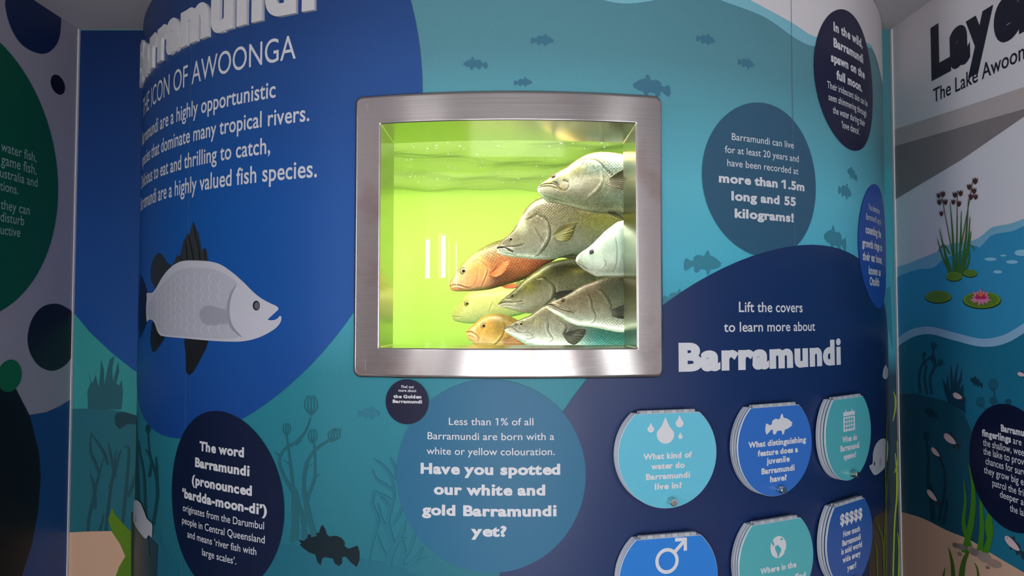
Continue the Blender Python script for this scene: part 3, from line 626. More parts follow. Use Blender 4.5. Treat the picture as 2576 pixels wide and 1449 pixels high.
pad(2360, 747, 33, 15, 'lone green lily pad without a flower'); pad(2470, 755, 48, 21, 'largest green lily pad carrying the pink flower')
fl = Sheet(RIGHT, .0030)
for a in range(9):
    t = -PI/2+(a-4)*.42; dx, dy = math.cos(t), math.sin(t); l = 27 if a % 2 == 0 else 23
    fl.poly([(2467, 752), (2467+dx*l*.5-dy*6, 752+dy*l*.5+dx*6), (2467+dx*l, 752+dy*l), (2467+dx*l*.5+dy*6, 752+dy*l*.5-dx*6)])
for dx, dy in [(-20, 10), (18, 12), (-5, 18), (7, 16)]: fl.poly([(2467, 748), (2467+dx*.6-dy*.25, 748+dy*.6+dx*.25), (2467+dx, 752+dy), (2467+dx*.6+dy*.25, 748+dy*.6-dx*.25)])
fo = fl.obj('water_lily', print_mat((226, 130, 168)), None); thing(fo, 'pink water lily flower picture on the largest pad', 'flower picture')
fl = Sheet(RIGHT, .0034)
for a in range(6):
    t = -PI/2+(a-2.5)*.5; dx, dy = math.cos(t), math.sin(t)
    fl.poly([(2467, 752), (2467+dx*9-dy*4, 752+dy*9+dx*4), (2467+dx*18, 752+dy*18), (2467+dx*9+dy*4, 752+dy*9-dx*4)])
fl.obj('inner_petals', print_mat((192, 40, 92)), fo)
child(Sheet(RIGHT, .0038).poly([(2467+6*math.cos(t), 741+5*math.sin(t)) for t in np.linspace(0, 2*PI, 16, endpoint=False)]), 'flower_heart', (226, 120, 60), fo)
# water plants and little fish in the deep water
Sh = Sheet(RIGHT, .0020)
for P in [[(2316, 990), (2312, 950), (2322, 915), (2345, 895), (2348, 875)], [(2332, 992), (2326, 950), (2330, 920), (2322, 900)], [(2344, 992), (2340, 950), (2352, 925), (2362, 915)], [(2346, 940), (2352, 910), (2348, 890)]]: Sh.rib(P, [7, 6, 5, 3])
for b in [(2349, 870, 6, 9), (2325, 892, 4, 6), (2348, 905, 5, 8), (2366, 912, 6, 8)]: bulb(Sh, *b, 4)
child(Sh, 'printed_water_plant', (28, 76, 96), right_wall)
Sh = Sheet(RIGHT, .0020)
Sh.poly([(2385, 1012), (2376, 985), (2371, 950), (2380, 970), (2384, 940), (2388, 975), (2392, 990), (2390, 940), (2393, 915), (2398, 960), (2402, 940), (2412, 907), (2408, 940), (2406, 965), (2414, 950), (2420, 925), (2420, 955), (2412, 980), (2424, 965), (2424, 990), (2430, 1040)])
child(Sh, 'printed_water_weed', (22, 66, 88), right_wall)
Sh = Sheet(RIGHT, .0022)
for P in [[(2345, 1310), (2340, 1250), (2334, 1200), (2336, 1150), (2330, 1110)], [(2360, 1315), (2372, 1260), (2378, 1215), (2372, 1170), (2352, 1140)], [(2350, 1312), (2345, 1240), (2340, 1215)], [(2372, 1320), (2382, 1270), (2376, 1250)]]: Sh.rib(P, [8, 7, 6, 3])
bulb(Sh, 2332, 1098, 7, 12, 4)
child(Sh, 'printed_water_plant', (18, 58, 74), right_wall)
Sh = Sheet(RIGHT, .0022)
for cx, cy, rx, ry in [(2498, 968, 10, 16), (2466, 1012, 9, 12), (2498, 1008, 7, 10), (2536, 1012, 6, 8)]: bulb(Sh, cx, cy, rx, ry, 4)
Sh.rib([(2500, 985), (2505, 1005), (2512, 1020)], [3, 3, 3]); Sh.rib([(2470, 1022), (2480, 1030), (2490, 1040)], [3, 3, 3])
child(Sh, 'printed_water_plant', (34, 84, 104), right_wall)
def small_fish(cx, cy, L, tilt, label, pale=True):
    q = RIGHT.un([(cx, cy)])[0]; e = RIGHT.un([(cx-L/2, cy), (cx+L/2, cy)]); Lm = e[1][0]-e[0][0]
    P = (SILN-np.array([.5, 0]))*Lm*np.array([-1, 1.0]); ct, st = math.cos(tilt), math.sin(tilt)
    P = np.stack([P[:, 0]*ct-P[:, 1]*st, P[:, 0]*st+P[:, 1]*ct], 1)+q
    if not pale: return child(Sheet(RIGHT, .0022).loops([P]), 'printed_fish', (20, 60, 80), right_wall)
    o = child(Sheet(RIGHT, .0022).loops([P]), 'mural_fish', (44, 58, 70), None); thing(o, label, 'fish picture', 'small pink fish on the right wall')
    a = np.linspace(0, 2*PI, 30, endpoint=False); bdy = np.stack([-.13*Lm+.37*Lm*np.cos(a), -.02*Lm+.14*Lm*np.sin(a)*(1-.25*np.cos(a))], 1)
    bdy = np.stack([bdy[:, 0]*ct-bdy[:, 1]*st, bdy[:, 0]*st+bdy[:, 1]*ct], 1)+q
    child(Sheet(RIGHT, .0026).loops([bdy]), 'body', (222, 196, 200), o)
    ey = np.array([-.38*Lm, .03*Lm]); ey = np.array([ey[0]*ct-ey[1]*st, ey[0]*st+ey[1]*ct])+q
    child(Sheet(RIGHT, .003).circ(ey, .022*Lm, 12), 'eye', (50, 50, 60), o)
for a in [(2415, 997, 32, -.12, 'small pink fish picture nearest the dark weed tip'), (2397, 1107, 42, -.25, 'largest small pink fish picture left of the dark text disc'), (2359, 1140, 30, -.35, 'small pink fish picture just below the largest one'), (2351, 1250, 35, -.35, 'small pink fish picture lowest down, over the dark plant'),
          (2555, 1372, 52, -.3, 'pale fish picture above the sand at the lower right'), (2575, 942, 26, -.1, 'pink fish picture cut by the right picture edge')]: small_fish(*a)
small_fish(2458, 960, 32, -.15, '', False); small_fish(2343, 1037, 32, -.05, '', False)
Sh = Sheet(RIGHT, .0026)
for P, wd in [([(2425, 1390), (2440, 1330), (2448, 1270), (2446, 1210), (2436, 1168)], [14, 16, 13, 8, 1]), ([(2440, 1375), (2424, 1320), (2428, 1260), (2424, 1205)], [12, 10, 6, 1]), ([(2465, 1385), (2470, 1330), (2468, 1270), (2465, 1230)], [16, 12, 8, 1]), ([(2480, 1390), (2492, 1340), (2490, 1300), (2505, 1270)], [16, 14, 12, 2]), ([(2470, 1400), (2488, 1360), (2482, 1320), (2490, 1280)], [14, 12, 10, 2])]: Sh.rib(P, wd)
o = child(Sh, 'green_water_weed', (70, 136, 36), None); thing(o, 'bright green water weed picture growing from the right wall sand', 'plant picture')
Sh = Sheet(RIGHT, .0032)
for P, wd in [([(2412, 1600), (2420, 1440), (2434, 1390), (2440, 1375)], [16, 14, 8, 1]), ([(2396, 1600), (2398, 1449), (2392, 1400), (2386, 1378)], [14, 10, 6, 1]), ([(2372, 1500), (2374, 1449), (2378, 1428)], [7, 5, 1]), ([(2462, 1500), (2460, 1440), (2452, 1416)], [7, 5, 1])]: Sh.rib(P, wd)
o = child(Sh, 'green_water_weed', (72, 108, 34), None); thing(o, 'dark green blades picture in front of the sand at the bottom right', 'plant picture')
for i, (x, y, a_, b_, c_) in enumerate([(2404, 1372, 8, 6, (120, 108, 102)), (2418, 1376, 14, 7, (134, 120, 112)), (2414, 1394, 6, 5, (140, 122, 112)), (2442, 1382, 9, 8, (150, 138, 130)), (2452, 1390, 14, 9, (132, 120, 114)), (2476, 1402, 17, 13, (158, 144, 134)), (2500, 1418, 19, 10, (166, 142, 126)), (2484, 1428, 5, 4, (140, 118, 104))]):
    o = rchild([(x+a_*math.cos(t), y+b_*math.sin(t)+.25*a_*math.cos(t)) for t in np.linspace(0, 2*PI, 24, endpoint=False)], 'printed_pebble', c_, .0030+.0002*i)
disc_c, disc_r = fit_circle(RIGHT.un([(2442.6, 1137.5), (2533, 1015.8), (2470, 1045), (2450, 1210), (2490, 1290), (2576, 1341)]))
rdsc = Sheet(RIGHT, .0036).circ(disc_c, disc_r, 128).obj('information_disc', print_mat((16, 22, 54)), None)
thing(rdsc, 'dark navy disc about fingerlings on the right wall, cut by the frame', 'information panel', 'round text discs of the mural')
for l in [('Barramundi', (2518, 1084.7), (2576, 1099), Bc(18, i1=7)), ('fingerlings', (2470.3, 1097.3), (2543.3, 1113.9), Bc(17.5)), ('are', (2548.3, 1115.9), (2570, 1121.4), Tc(17)), ('the shallow, weedy', (2472.8, 1120.9), (2576, 1147.6), Tc(17.5, i1=16)),
          ('the lake to provide', (2473.8, 1144), (2576, 1169), Tc(17.5, i1=16)), ('chances for survival', (2479.4, 1167.7), (2573.4, 1195.4), Tc(17.5, i1=15)), ('they grow big enough', (2475.4, 1192.8), (2575, 1218), Tc(17.5, i1=15)),
          ('patrol the fringes', (2496.5, 1225.5), (2575, 1245.7), Tc(17.5, i1=14)), ('deeper areas', (2515.6, 1254.2), (2575, 1268.3), Tc(17.5, i1=8)), ('the lake', (2540.7, 1288.4), (2575, 1296), Tc(17.5, i1=6))]:
    letter_line(RIGHT, .0042, rdsc, l)
INK = print_mat((22, 24, 44), .5)
for l, nm in [(('Layers', (2343, 188), (2566, 80), dict(bold=.062, asp=1.1, i1=4)), 'bold dark heading print on the right wall'), (('The Lake Awoonga', (2348, 261), (2559, 154), dict(bold=.006, i1=13)), 'thin dark subheading print on the right wall')]:
    o = letter_line(RIGHT, .001, right_wall, l, INK); o['label'] = nm
    for v in o.data.vertices: v.co.z = min(v.co.z, ZC-.003)

# ================================================================ steel viewing window
def rrect(s0, s1, z0, z1, r, ns=60, nz=24, nc=8):
    P = []
    def seg(a, b, n): P.extend([(a[0]+(b[0]-a[0])*k/n, a[1]+(b[1]-a[1])*k/n) for k in range(n)])
    def arc(cx, cz, a0): P.extend([(cx+r*math.cos(a0+PI/2*k/nc), cz+r*math.sin(a0+PI/2*k/nc)) for k in range(nc)])
    seg((s0+r, z0), (s1-r, z0), ns); arc(s1-r, z0+r, -PI/2); seg((s1, z0+r), (s1, z1-r), nz); arc(s1-r, z1-r, 0)
    seg((s1-r, z1), (s0+r, z1), ns); arc(s0+r, z1-r, PI/2); seg((s0, z1-r), (s0, z0+r), nz); arc(s0+r, z0+r, PI)
    return np.array(P)
window = empty('aquarium_window', 'brushed stainless steel framed viewing window into the fish tank', 'window')
def loft(loops, closed=True):
    V = np.concatenate(loops); n = len(loops[0]); Fc = []
    for k in range(len(loops)-1):
        for i in range(n):
            j = (i+1) % n; Fc.append((k*n+i, k*n+j, (k+1)*n+j, (k+1)*n+i))
    return V, Fc
s0, s1, z0, z1 = OUT; i0, i1, j0, j1 = WIN; FD = .02; RD = .2
def rr(t, d): return CYL.wp(rrect(s0+t, s1-t, z0+t, z1-t, max(.019-t, .006)), d)
inner = rrect(i0, i1, j0, j1, .003)
ri = lambda t, d: CYL.wp(rrect(i0-t, i1+t, j0-t, j1+t, .004), d)
V, Fc = loft([rr(0, .0007), rr(0, FD-.006), rr(.0015, FD-.0025), rr(.004, FD-.0006), rr(.008, FD), rr(.0088, FD), ri(.004, FD), ri(.003, FD), ri(.001, FD-.0006), CYL.wp(inner, FD-.002)])
o = mesh_obj('bezel', V, Fc, STEEL, window, True); o['label'] = 'flat brushed steel surround with rounded corners'
front = CYL.wp(inner, FD-.002)
# the reveal runs straight back; its sill falls a little towards the glass
def back(d):
    P = front.copy(); P[:, 1] += d; low = P[:, 2] < j0+.02; P[low, 2] -= .045*d*0; return P
V, Fc = loft([front, back(RD*.33), back(RD*.66), back(RD)])
V2 = np.array(V)
mesh_obj('reveal', V2, Fc, STEEL2, window, False)['label'] = 'polished steel lining of the deep opening'
def glass_mat():
    m = bpy.data.materials.new('clear_acrylic'); m.use_nodes = True; nt = m.node_tree; nt.nodes.clear()
    out = nt.nodes.new('ShaderNodeOutputMaterial'); tr = nt.nodes.new('ShaderNodeBsdfTransparent'); gl = nt.nodes.new('ShaderNodeBsdfGlossy')
    fr = nt.nodes.new('ShaderNodeFresnel'); fr.inputs[0].default_value = 1.5; mx = nt.nodes.new('ShaderNodeMixShader')
    tr.inputs[0].default_value = (.97, .985, .965, 1); gl.inputs['Roughness'].default_value = .0
    nt.links.new(fr.outputs[0], mx.inputs[0]); nt.links.new(tr.outputs[0], mx.inputs[1]); nt.links.new(gl.outputs[0], mx.inputs[2]); nt.links.new(mx.outputs[0], out.inputs[0])
    return m
gs = np.linspace(i0-.01, i1+.01, 41); V = []
for s in gs:
    for z in (j0-.01, j1+.01):
        p = CYL.wp([(s, z)], FD)[0]; V.append((p[0], p[1]+RD+.002, z))
o = mesh_obj('glass_pane', V, [(2*i, 2*i+2, 2*i+3, 2*i+1) for i in range(40)], glass_mat(), window, True); o['label'] = 'clear curved acrylic pane'

# ================================================================ lift-up question covers
def cover(label, cx_, cy_, rgb, lines, icon, r=.1255):
    # frame of the board: tangent plane of the wall under its centre
    q = CYL.un([(cx_, cy_)], .03)[0]; th = q[0]/R
    S = Plane((CX+R*math.sin(th), CY-R*math.cos(th), 0), (math.cos(th), math.sin(th)))
    q0 = S.un([(cx_, cy_)], .030)[0]; root = empty('lift_up_cover', label, 'flap board', 'lift-up question covers')
    a0 = math.asin(.757); ang = np.linspace(PI-a0, 2*PI+a0, 90)
    out = np.stack([r*np.cos(ang), r*np.sin(ang)], 1)
    def slab(name, d0, d1, k, mats, dz=0.0, bev=.0012):
        P = out*k+q0+np.array([0, dz]); c = P.mean(0); sh = lambda t: c+(P-c)*(1-t/r)
        L = [S.wp(P, d0), S.wp(P, d1-bev), S.wp(sh(bev), d1)]; V, Fc = loft(L); n = len(P)
        mi = [1]*len(Fc); Fc += [tuple(range(2*n, 3*n)), tuple(range(n-1, -1, -1))]; mi += [0, 1]
        o = mesh_obj(name, V, Fc, mats, root); o.data.polygons.foreach_set('material_index', mi); return o
    face = print_mat(rgb, .3, .5); rim = bpy.data.materials.get('acrylic_edge') or simple('acrylic_edge', (205, 214, 224), .3)
    o = slab('backing_board', .0034, .013, 1.0, [WHITE, rim]); o['label'] = 'white backing disc fixed to the wall'
    o = slab('middle_board', .0165, .0215, 1.0, [face, rim])
    o = slab('flap', .025, .030, 1.0, [face, rim]); o['label'] = 'coloured front flap carrying the question'
    # hinge of alternating knuckles along the flat top
    zt = q0[1]+r*.757+.003; hw = r*.56; n = 9
    hm = bpy.data.materials.get('hinge_plastic') or simple('hinge_plastic', (196, 200, 206), .25)
    hm2 = bpy.data.materials.get('hinge_plastic_dark') or simple('hinge_plastic_dark', (178, 182, 188), .25)
    for k in range(n):
        sa, sb = q0[0]-hw+2*hw*k/n+.0006, q0[0]-hw+2*hw*(k+1)/n-.0006; rad = .0042
        t = np.linspace(0, 2*PI, 12, endpoint=False); L = []
        for s_ in (sa, sb): L.append(np.concatenate([S.wp([(s_, zt+rad*math.sin(a))], .026+rad*math.cos(a)) for a in t]))
        V, Fc = loft(L); Fc += [tuple(range(11, -1, -1)), tuple(range(12, 24))]
        mesh_obj('hinge_knuckle', V, Fc, hm if k % 2 else hm2, root)
    V = [S.wp([p], d)[0] for d in (.0135, .016) for p in [(q0[0]-hw, zt-.012), (q0[0]+hw, zt-.012), (q0[0]+hw, zt+.002), (q0[0]-hw, zt+.002)]]
    mesh_obj('hinge_leaf', V, [(3, 2, 1, 0), (4, 5, 6, 7), (0, 1, 5, 4), (1, 2, 6, 5), (2, 3, 7, 6), (3, 0, 4, 7)], hm, root)
    # steel pull knob
    kc = q0+np.array([.004, -r*.86]); t = np.linspace(0, 2*PI, 24, endpoint=False); L = []
    for rad, d in [(.0085, .030), (.0085, .050), (.0078, .0518), (.0055, .052)]: L.append(np.concatenate([S.wp([kc+rad*np.array([math.cos(a), math.sin(a)])], d) for a in t]))
    V, Fc = loft(L); Fc.append(tuple(range(72, 96))); o = mesh_obj('knob', V, Fc, KNOB, root); o['label'] = 'small steel pull knob'
    for l in lines: letter_line(S, .0306, root, l)
    if icon: icon(S, root)
    return root
CB = dict(bold=.048, cap=15.5)
def ic_drops(S, root):
    for x, yt, yb, wd in [(1674, 1049, 1116, 22), (1637, 1063, 1088, 8.5), (1709.5, 1044, 1075, 10), (1711.5, 1087, 1104, 5.5)]:
        h = yb-yt; P = [(x, yt), (x+wd*.45, yt+h*.35)]+[(x+wd*math.cos(t), yb-wd*1.05+wd*1.05*math.sin(t)) for t in np.linspace(-.3, PI+.3, 24)]+[(x-wd*.45, yt+h*.35)]
        Sheet(S, .0306).poly(P).obj('drop_icon', WHITE, root)
def ic_fish(S, root):
    q = S.un([(1925, 1071), (1994, 1065)], .0306); L = q[1][0]-q[0][0]; P = SILN*L+np.array([q[0][0], q[:, 1].mean()])
    Sheet(S, .0306).loops([P]).obj('fish_icon', WHITE, root)
def ic_cal(S, root):
    a, b = S.un([(2121, 1034), (2151, 1081)], .0306); x0, x1, z1, z0 = a[0], b[0], a[1], b[1]; wd, h = x1-x0, z1-z0
    rect = lambda u0, u1, v0, v1: np.array([(x0+wd*u0, z0+h*v0), (x0+wd*u1, z0+h*v0), (x0+wd*u1, z0+h*v1), (x0+wd*u0, z0+h*v1)])
    L = [rect(0, 1, 0, .69)]
    for i in range(4):
        for j in range(3): L.append(rect(.13+.2*i, .27+.2*i, .1+.19*j, .24+.19*j))
    Sheet(S, .0306).loops(L).loops([rect(0, 1, .74, .93)]).loops([rect(.2, .28, .9, 1.03)]).loops([rect(.72, .8, .9, 1.03)]).obj('calendar_icon', WHITE, root)
def ic_male(S, root):
    c = S.un([(1678, 1411)], .0306)[0]; r = .0295
    sh = Sheet(S, .0306).circ(c, r, 48, r*.72)
    d = np.array([.72, .69]); d /= np.linalg.norm(d); p0 = c+d*r*.9; p1 = c+d*r*2.1
    sh.loops([ribbon([p0, p1], .0085)])
    e = p1+np.array([.002, .003]); sh.loops([ribbon([e+np.array([-.026, .001]), e], .0085)]).loops([ribbon([e+np.array([0, -.026]), e+np.array([0, .004])], .0085)])
    sh.obj('arrow_ring_icon', WHITE, root)
def ic_globe(S, root):
    c = S.un([(1958, 1376)], .0306)[0]; r = .0265; k = lambda P: np.array(P, float)*r+c
    face = print_mat((78, 182, 190), .3, .5)
    sh = Sheet(S, .0306).circ(c, r, 48); o = sh.obj('globe_icon', WHITE, root)
    up = [(-.95, .75), (-.3, .55), (-.42, 1.0), (.0, 1.2), (-.5, 1.2), (-1.1, 1.1)]
    sh = Sheet(S, .0311)
    for P in [[(-.55, .95), (-.25, .62), (-.32, .3), (-.1, .22), (.1, .3), (.32, .52), (.55, .62), (.66, .36), (.9, .3), (1.05, .2), (1.02, .75), (.6, 1.02), (.25, .98), (.42, .84), (.1, .7), (-.05, .92), (-.3, 1.05)][:0] or
              [(-.42, .12), (-.08, .2), (.12, .05), (.22, -.1), (.38, -.2), (.3, -.5), (.12, -.62), (.02, -.9), (-.12, -.95), (-.18, -.55), (-.36, -.3), (-.42, -.1)],
              [(-.72, .72), (-.5, .28), (-.62, .15), (-.85, .42)], [(.42, .82), (.62, .6), (.42, .55), (.22, .68)], [(.72, -.5), (1.0, -.3), (.85, -.62)]]:
        sh.loops([k(P)])
    sh.obj('globe_land', face, o)
def ic_money(S, root): letter_line(S, .0306, root, ('$$$$$', (2113.8, 1324), (2169.5, 1303), dict(bold=.045, cap=29)))
BLUE, CYAN, TEALC = (58, 118, 206), (104, 200, 224), (88, 186, 194)
cover('light cyan flap board with water drops, left of the top row', 1681, 1142, CYAN, [('What kind of', (1618.4, 1157.4), (1740.9, 1150.7), CB), ('water do', (1637.9, 1181), (1722.3, 1177), CB), ('Barramundi', (1625, 1208), (1735.8, 1201.3), CB), ('live in?', (1647, 1231.7), (1715.6, 1228.3), CB)], ic_drops)
cover('blue flap board with white fish icon, middle of the top row', 1952, 1119, BLUE, [('What distinguishing', (1882.6, 1125.4), (2027.7, 1114.5), CB), ('feature does a', (1906.2, 1147.3), (2007.5, 1138.9), CB), ('juvenile', (1928.2, 1167.6), (1986.6, 1161.5), CB), ('Barramundi', (1915.7, 1192.9), (1999, 1184.4), CB), ('have?', (1937.3, 1213), (1979.5, 1208.7), CB)], ic_fish)
cover('teal flap board with calendar icon, right of the top row', 2136, 1090, TEALC, [('When do', (2118.9, 1113.6), (2156, 1106.8), CB), ('Barramundi', (2114.5, 1137.2), (2161.7, 1126.4), CB), ('spawn?', (2122.9, 1157.4), (2153.6, 1149.7), CB)], ic_cal)
cover('bright blue flap board with ring and arrow symbol, left of the bottom row', 1683.5, 1456, (44, 132, 222), [], ic_male)
cover('teal flap board with globe icon, middle of the bottom row', 1955.5, 1410, TEALC, [('Where in the', (1913, 1443.3), (2003.4, 1429), CB), ('world do you find', (1966, 1466), (2027, 1454), dict(CB, i0=9))], ic_globe)
cover('dark blue flap board with five dollar signs, right of the bottom row', 2139.6, 1354, (44, 96, 176), [('How much', (2121, 1351.5), (2163.4, 1336.3), CB), ('Barramundi', (2118.9, 1374.4), (2165.4, 1357.6), CB), ('is sold world', (2116.5, 1395.4), (2168.5, 1376.8), CB), ('wide every', (2119.5, 1415.6), (2165, 1399.8), CB), ('year?', (2131.4, 1435.9), (2154.3, 1428.4), CB)], ic_money)

# ================================================================ the fish tank behind the window
TZ0, TZ1, TY1, TX = .98, 2.30, 3.55, 1.05
WZ = CAMZ+float(ray(1200, 478)[1])*TY1      # water level, set by its far line on the rear panel
tank = empty('fish_tank', 'bright lime green fish tank interior seen through the steel window', 'aquarium')
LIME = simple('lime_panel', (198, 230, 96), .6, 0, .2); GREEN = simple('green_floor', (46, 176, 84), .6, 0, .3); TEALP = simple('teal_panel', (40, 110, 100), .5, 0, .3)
def box_panel(name, x0, x1, y0, y1, z0, z1, m):
    V = [(x, y, z) for x in (x0, x1) for y in (y0, y1) for z in (z0, z1)]
    return mesh_obj(name, V, [(0, 1, 3, 2), (4, 6, 7, 5), (0, 4, 5, 1), (2, 3, 7, 6), (0, 2, 6, 4), (1, 5, 7, 3)], m, tank)
box_panel('rear_panel', -TX, TX, TY1, TY1+.02, TZ0, TZ1, LIME)
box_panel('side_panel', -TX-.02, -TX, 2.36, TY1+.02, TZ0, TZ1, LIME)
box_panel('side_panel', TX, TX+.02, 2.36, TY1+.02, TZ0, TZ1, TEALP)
def halfwidth(y, gap=.07): return min(TX, math.sqrt(max((R-gap)**2-(CY-y)**2, 0)))
def deck(name, z0, z1, m, y0=2.0):
    ys = list(np.linspace(y0, 2.4, 12))+[TY1+.01]; P = [(-halfwidth(y), y) for y in ys]+[(halfwidth(y), y) for y in ys[::-1]]; n = len(P)
    V = [(x, y, z) for z in (z0, z1) for x, y in P]
    return mesh_obj(name, V, [tuple(range(n-1, -1, -1)), tuple(range(n, 2*n))]+[(i, (i+1) % n, (i+1) % n+n, i+n) for i in range(n)], m, tank)
deck('floor_panel', TZ0-.02, TZ0, GREEN); deck('lid', TZ1, TZ1+.02, plaster)
# unseen lamps added inside the tank to light the water and the fish
area('unseen_tank_light', (-.1, 2.12, 2.14), (-.1, 2.9, 1.62), 1.2, .08, 10, (1, 1, .92))
area('unseen_tank_light', (-.2, 2.95, 2.05), (-.2, 3.5, 1.62), 1.4, .2, 6.0, (1, 1, .92))
area('unseen_tank_light', (.15, 2.05, 2.11), (.15, 2.14, 1.3), (.8), .05, 4.2, (1, .95, .86))
area('unseen_tank_light', (.05, 2.04, 1.43), (.05, 2.3, 1.85), 1.0, .05, 1.5, (.86, 1, .86))  # added below the sill to brighten bellies and flanks
area('unseen_tank_light', (-.52, 2.08, 1.74), (.3, 2.35, 1.56), .06, .62, 4.2, (1, .98, .92))  # added behind the left wall to brighten the heads
# water: a still surface with ripples, thin haze below it
def water():
    nx, ny = 90, 70; V = []; hgt = lambda x, y: .006*math.sin(9*x+6*y)+.005*math.sin(17*y-5*x+1)+.004*math.sin(23*x+11*y)
    for j in range(ny+1):
        for i in range(nx+1):
            y = 2.02+(TY1-2.02)*j/ny; hw_ = halfwidth(y, .075); x = -hw_+2*hw_*i/nx; V.append((x, y, WZ+hgt(x, y)))
    Fc = [(j*(nx+1)+i, j*(nx+1)+i+1, (j+1)*(nx+1)+i+1, (j+1)*(nx+1)+i) for j in range(ny) for i in range(nx)]
    m = bpy.data.materials.new('water_surface'); m.use_nodes = True; nt = m.node_tree; nt.nodes.clear(); N = nt.nodes.new
    out = N('ShaderNodeOutputMaterial'); g = N('ShaderNodeBsdfGlossy'); g.inputs['Color'].default_value = (.97, .99, .80, 1); g.inputs['Roughness'].default_value = .06
    t = N('ShaderNodeBsdfTranslucent'); t.inputs[0].default_value = (.95, .98, .62, 1); d = N('ShaderNodeBsdfDiffuse'); d.inputs[0].default_value = (.94, .98, .58, 1)
    m1 = N('ShaderNodeMixShader'); m2 = N('ShaderNodeMixShader'); m1.inputs[0].default_value = .5; m2.inputs[0].default_value = .5
    n = N('ShaderNodeTexNoise'); n.inputs['Scale'].default_value = 9; n.inputs['Detail'].default_value = 4; tc = N('ShaderNodeTexCoord'); mp = N('ShaderNodeMapping'); mp.inputs['Scale'].default_value = (1, 2.2, 1)
    bp = N('ShaderNodeBump'); bp.inputs['Strength'].default_value = .2; bp.inputs['Distance'].default_value = .03
    L = nt.links.new; L(tc.outputs['Object'], mp.inputs[0]); L(mp.outputs[0], n.inputs['Vector']); L(n.outputs[0], bp.inputs['Height']); L(bp.outputs[0], g.inputs['Normal'])
    L(t.outputs[0], m1.inputs[1]); L(d.outputs[0], m1.inputs[2]); L(m1.outputs[0], m2.inputs[1]); L(g.outputs[0], m2.inputs[2]); L(m2.outputs[0], out.inputs[0])
    o = mesh_obj('water', V, Fc, m, None, True); thing(o, 'rippled green water surface with small bubbles, seen from below', 'water'); o['kind'] = 'stuff'
    return o
water_o = water()
def haze():
    m = bpy.data.materials.new('green_haze'); m.use_nodes = True; nt = m.node_tree; nt.nodes.clear()
    out = nt.nodes.new('ShaderNodeOutputMaterial'); v = nt.nodes.new('ShaderNodeVolumePrincipled')
    v.inputs['Color'].default_value = (.88, .97, .50, 1); v.inputs['Density'].default_value = .6; v.inputs['Anisotropy'].default_value = .2
    nt.links.new(v.outputs[0], out.inputs['Volume'])
    ys = list(np.linspace(2.05, 2.4, 10))+[TY1-.005]; P = [(-halfwidth(y, .08)+.003, y) for y in ys]+[(halfwidth(y, .08)-.003, y) for y in ys[::-1]]; n = len(P)
    V = [(x, y, z) for z in (TZ0+.005, WZ-.03) for x, y in P]
    o = mesh_obj('water_haze', V, [tuple(range(n-1, -1, -1)), tuple(range(n, 2*n))]+[(i, (i+1) % n, (i+1) % n+n, i+n) for i in range(n)], m, water_o); o['label'] = 'cloudy green water'; o['kind'] = 'stuff'
haze()
def bubbles():
    V, Fc = [], []
    base = [(0, 0, 1), (1, 0, 0), (0, 1, 0), (-1, 0, 0), (0, -1, 0), (0, 0, -1)]; bf = [(0, 1, 2), (0, 2, 3), (0, 3, 4), (0, 4, 1), (5, 2, 1), (5, 3, 2), (5, 4, 3), (5, 1, 4)]
    for k in range(130):
        x = rng.uniform(-.55, .6); y = rng.uniform(2.45, 3.3); r = rng.uniform(.0015, .0045); o = len(V)
        V += [(x+a*r*rng.uniform(.8, 2), y+b*r, WZ-.012+c*r*.6) for a, b, c in base]; Fc += [tuple(i+o for i in f) for f in bf]
    o = mesh_obj('bubbles', V, Fc, simple('bubble_white', (245, 250, 235), .2), water_o, True); o['kind'] = 'stuff'
bubbles()

# ================================================================ fish
def pchip(x, y, q):
    x, y = np.asarray(x, float), np.asarray(y, float); h = np.diff(x); dl = np.diff(y)/h; d = np.zeros(len(x))
    for i in range(1, len(x)-1):
        if dl[i-1]*dl[i] > 0:
            w1, w2 = 2*h[i]+h[i-1], h[i]+2*h[i-1]; d[i] = (w1+w2)/(w1/dl[i-1]+w2/dl[i])
    d[0], d[-1] = dl[0], dl[-1]
    i = np.clip(np.searchsorted(x, q)-1, 0, len(x)-2); t = (q-x[i])/h[i]
    return (1+2*t)*(1-t)**2*y[i]+t*(1-t)**2*h[i]*d[i]+t*t*(3-2*t)*y[i+1]+t*t*(t-1)*h[i]*d[i+1]
def dist_poly(Pq, L):
    """distance of points to a polyline, and the position along it 0..1"""
    L = np.asarray(L, float); best = np.full(len(Pq), 1e9); par = np.zeros(len(Pq)); n = len(L)-1
    for k in range(n):
        a, b = L[k], L[k+1]; ab = b-a; t = np.clip(((Pq-a)@ab)/(ab@ab+1e-9), 0, 1); dd = np.linalg.norm(Pq-(a+t[:, None]*ab), axis=1)
        u = dd < best; best[u] = dd[u]; par[u] = (k+t[u])/n
    return best, par
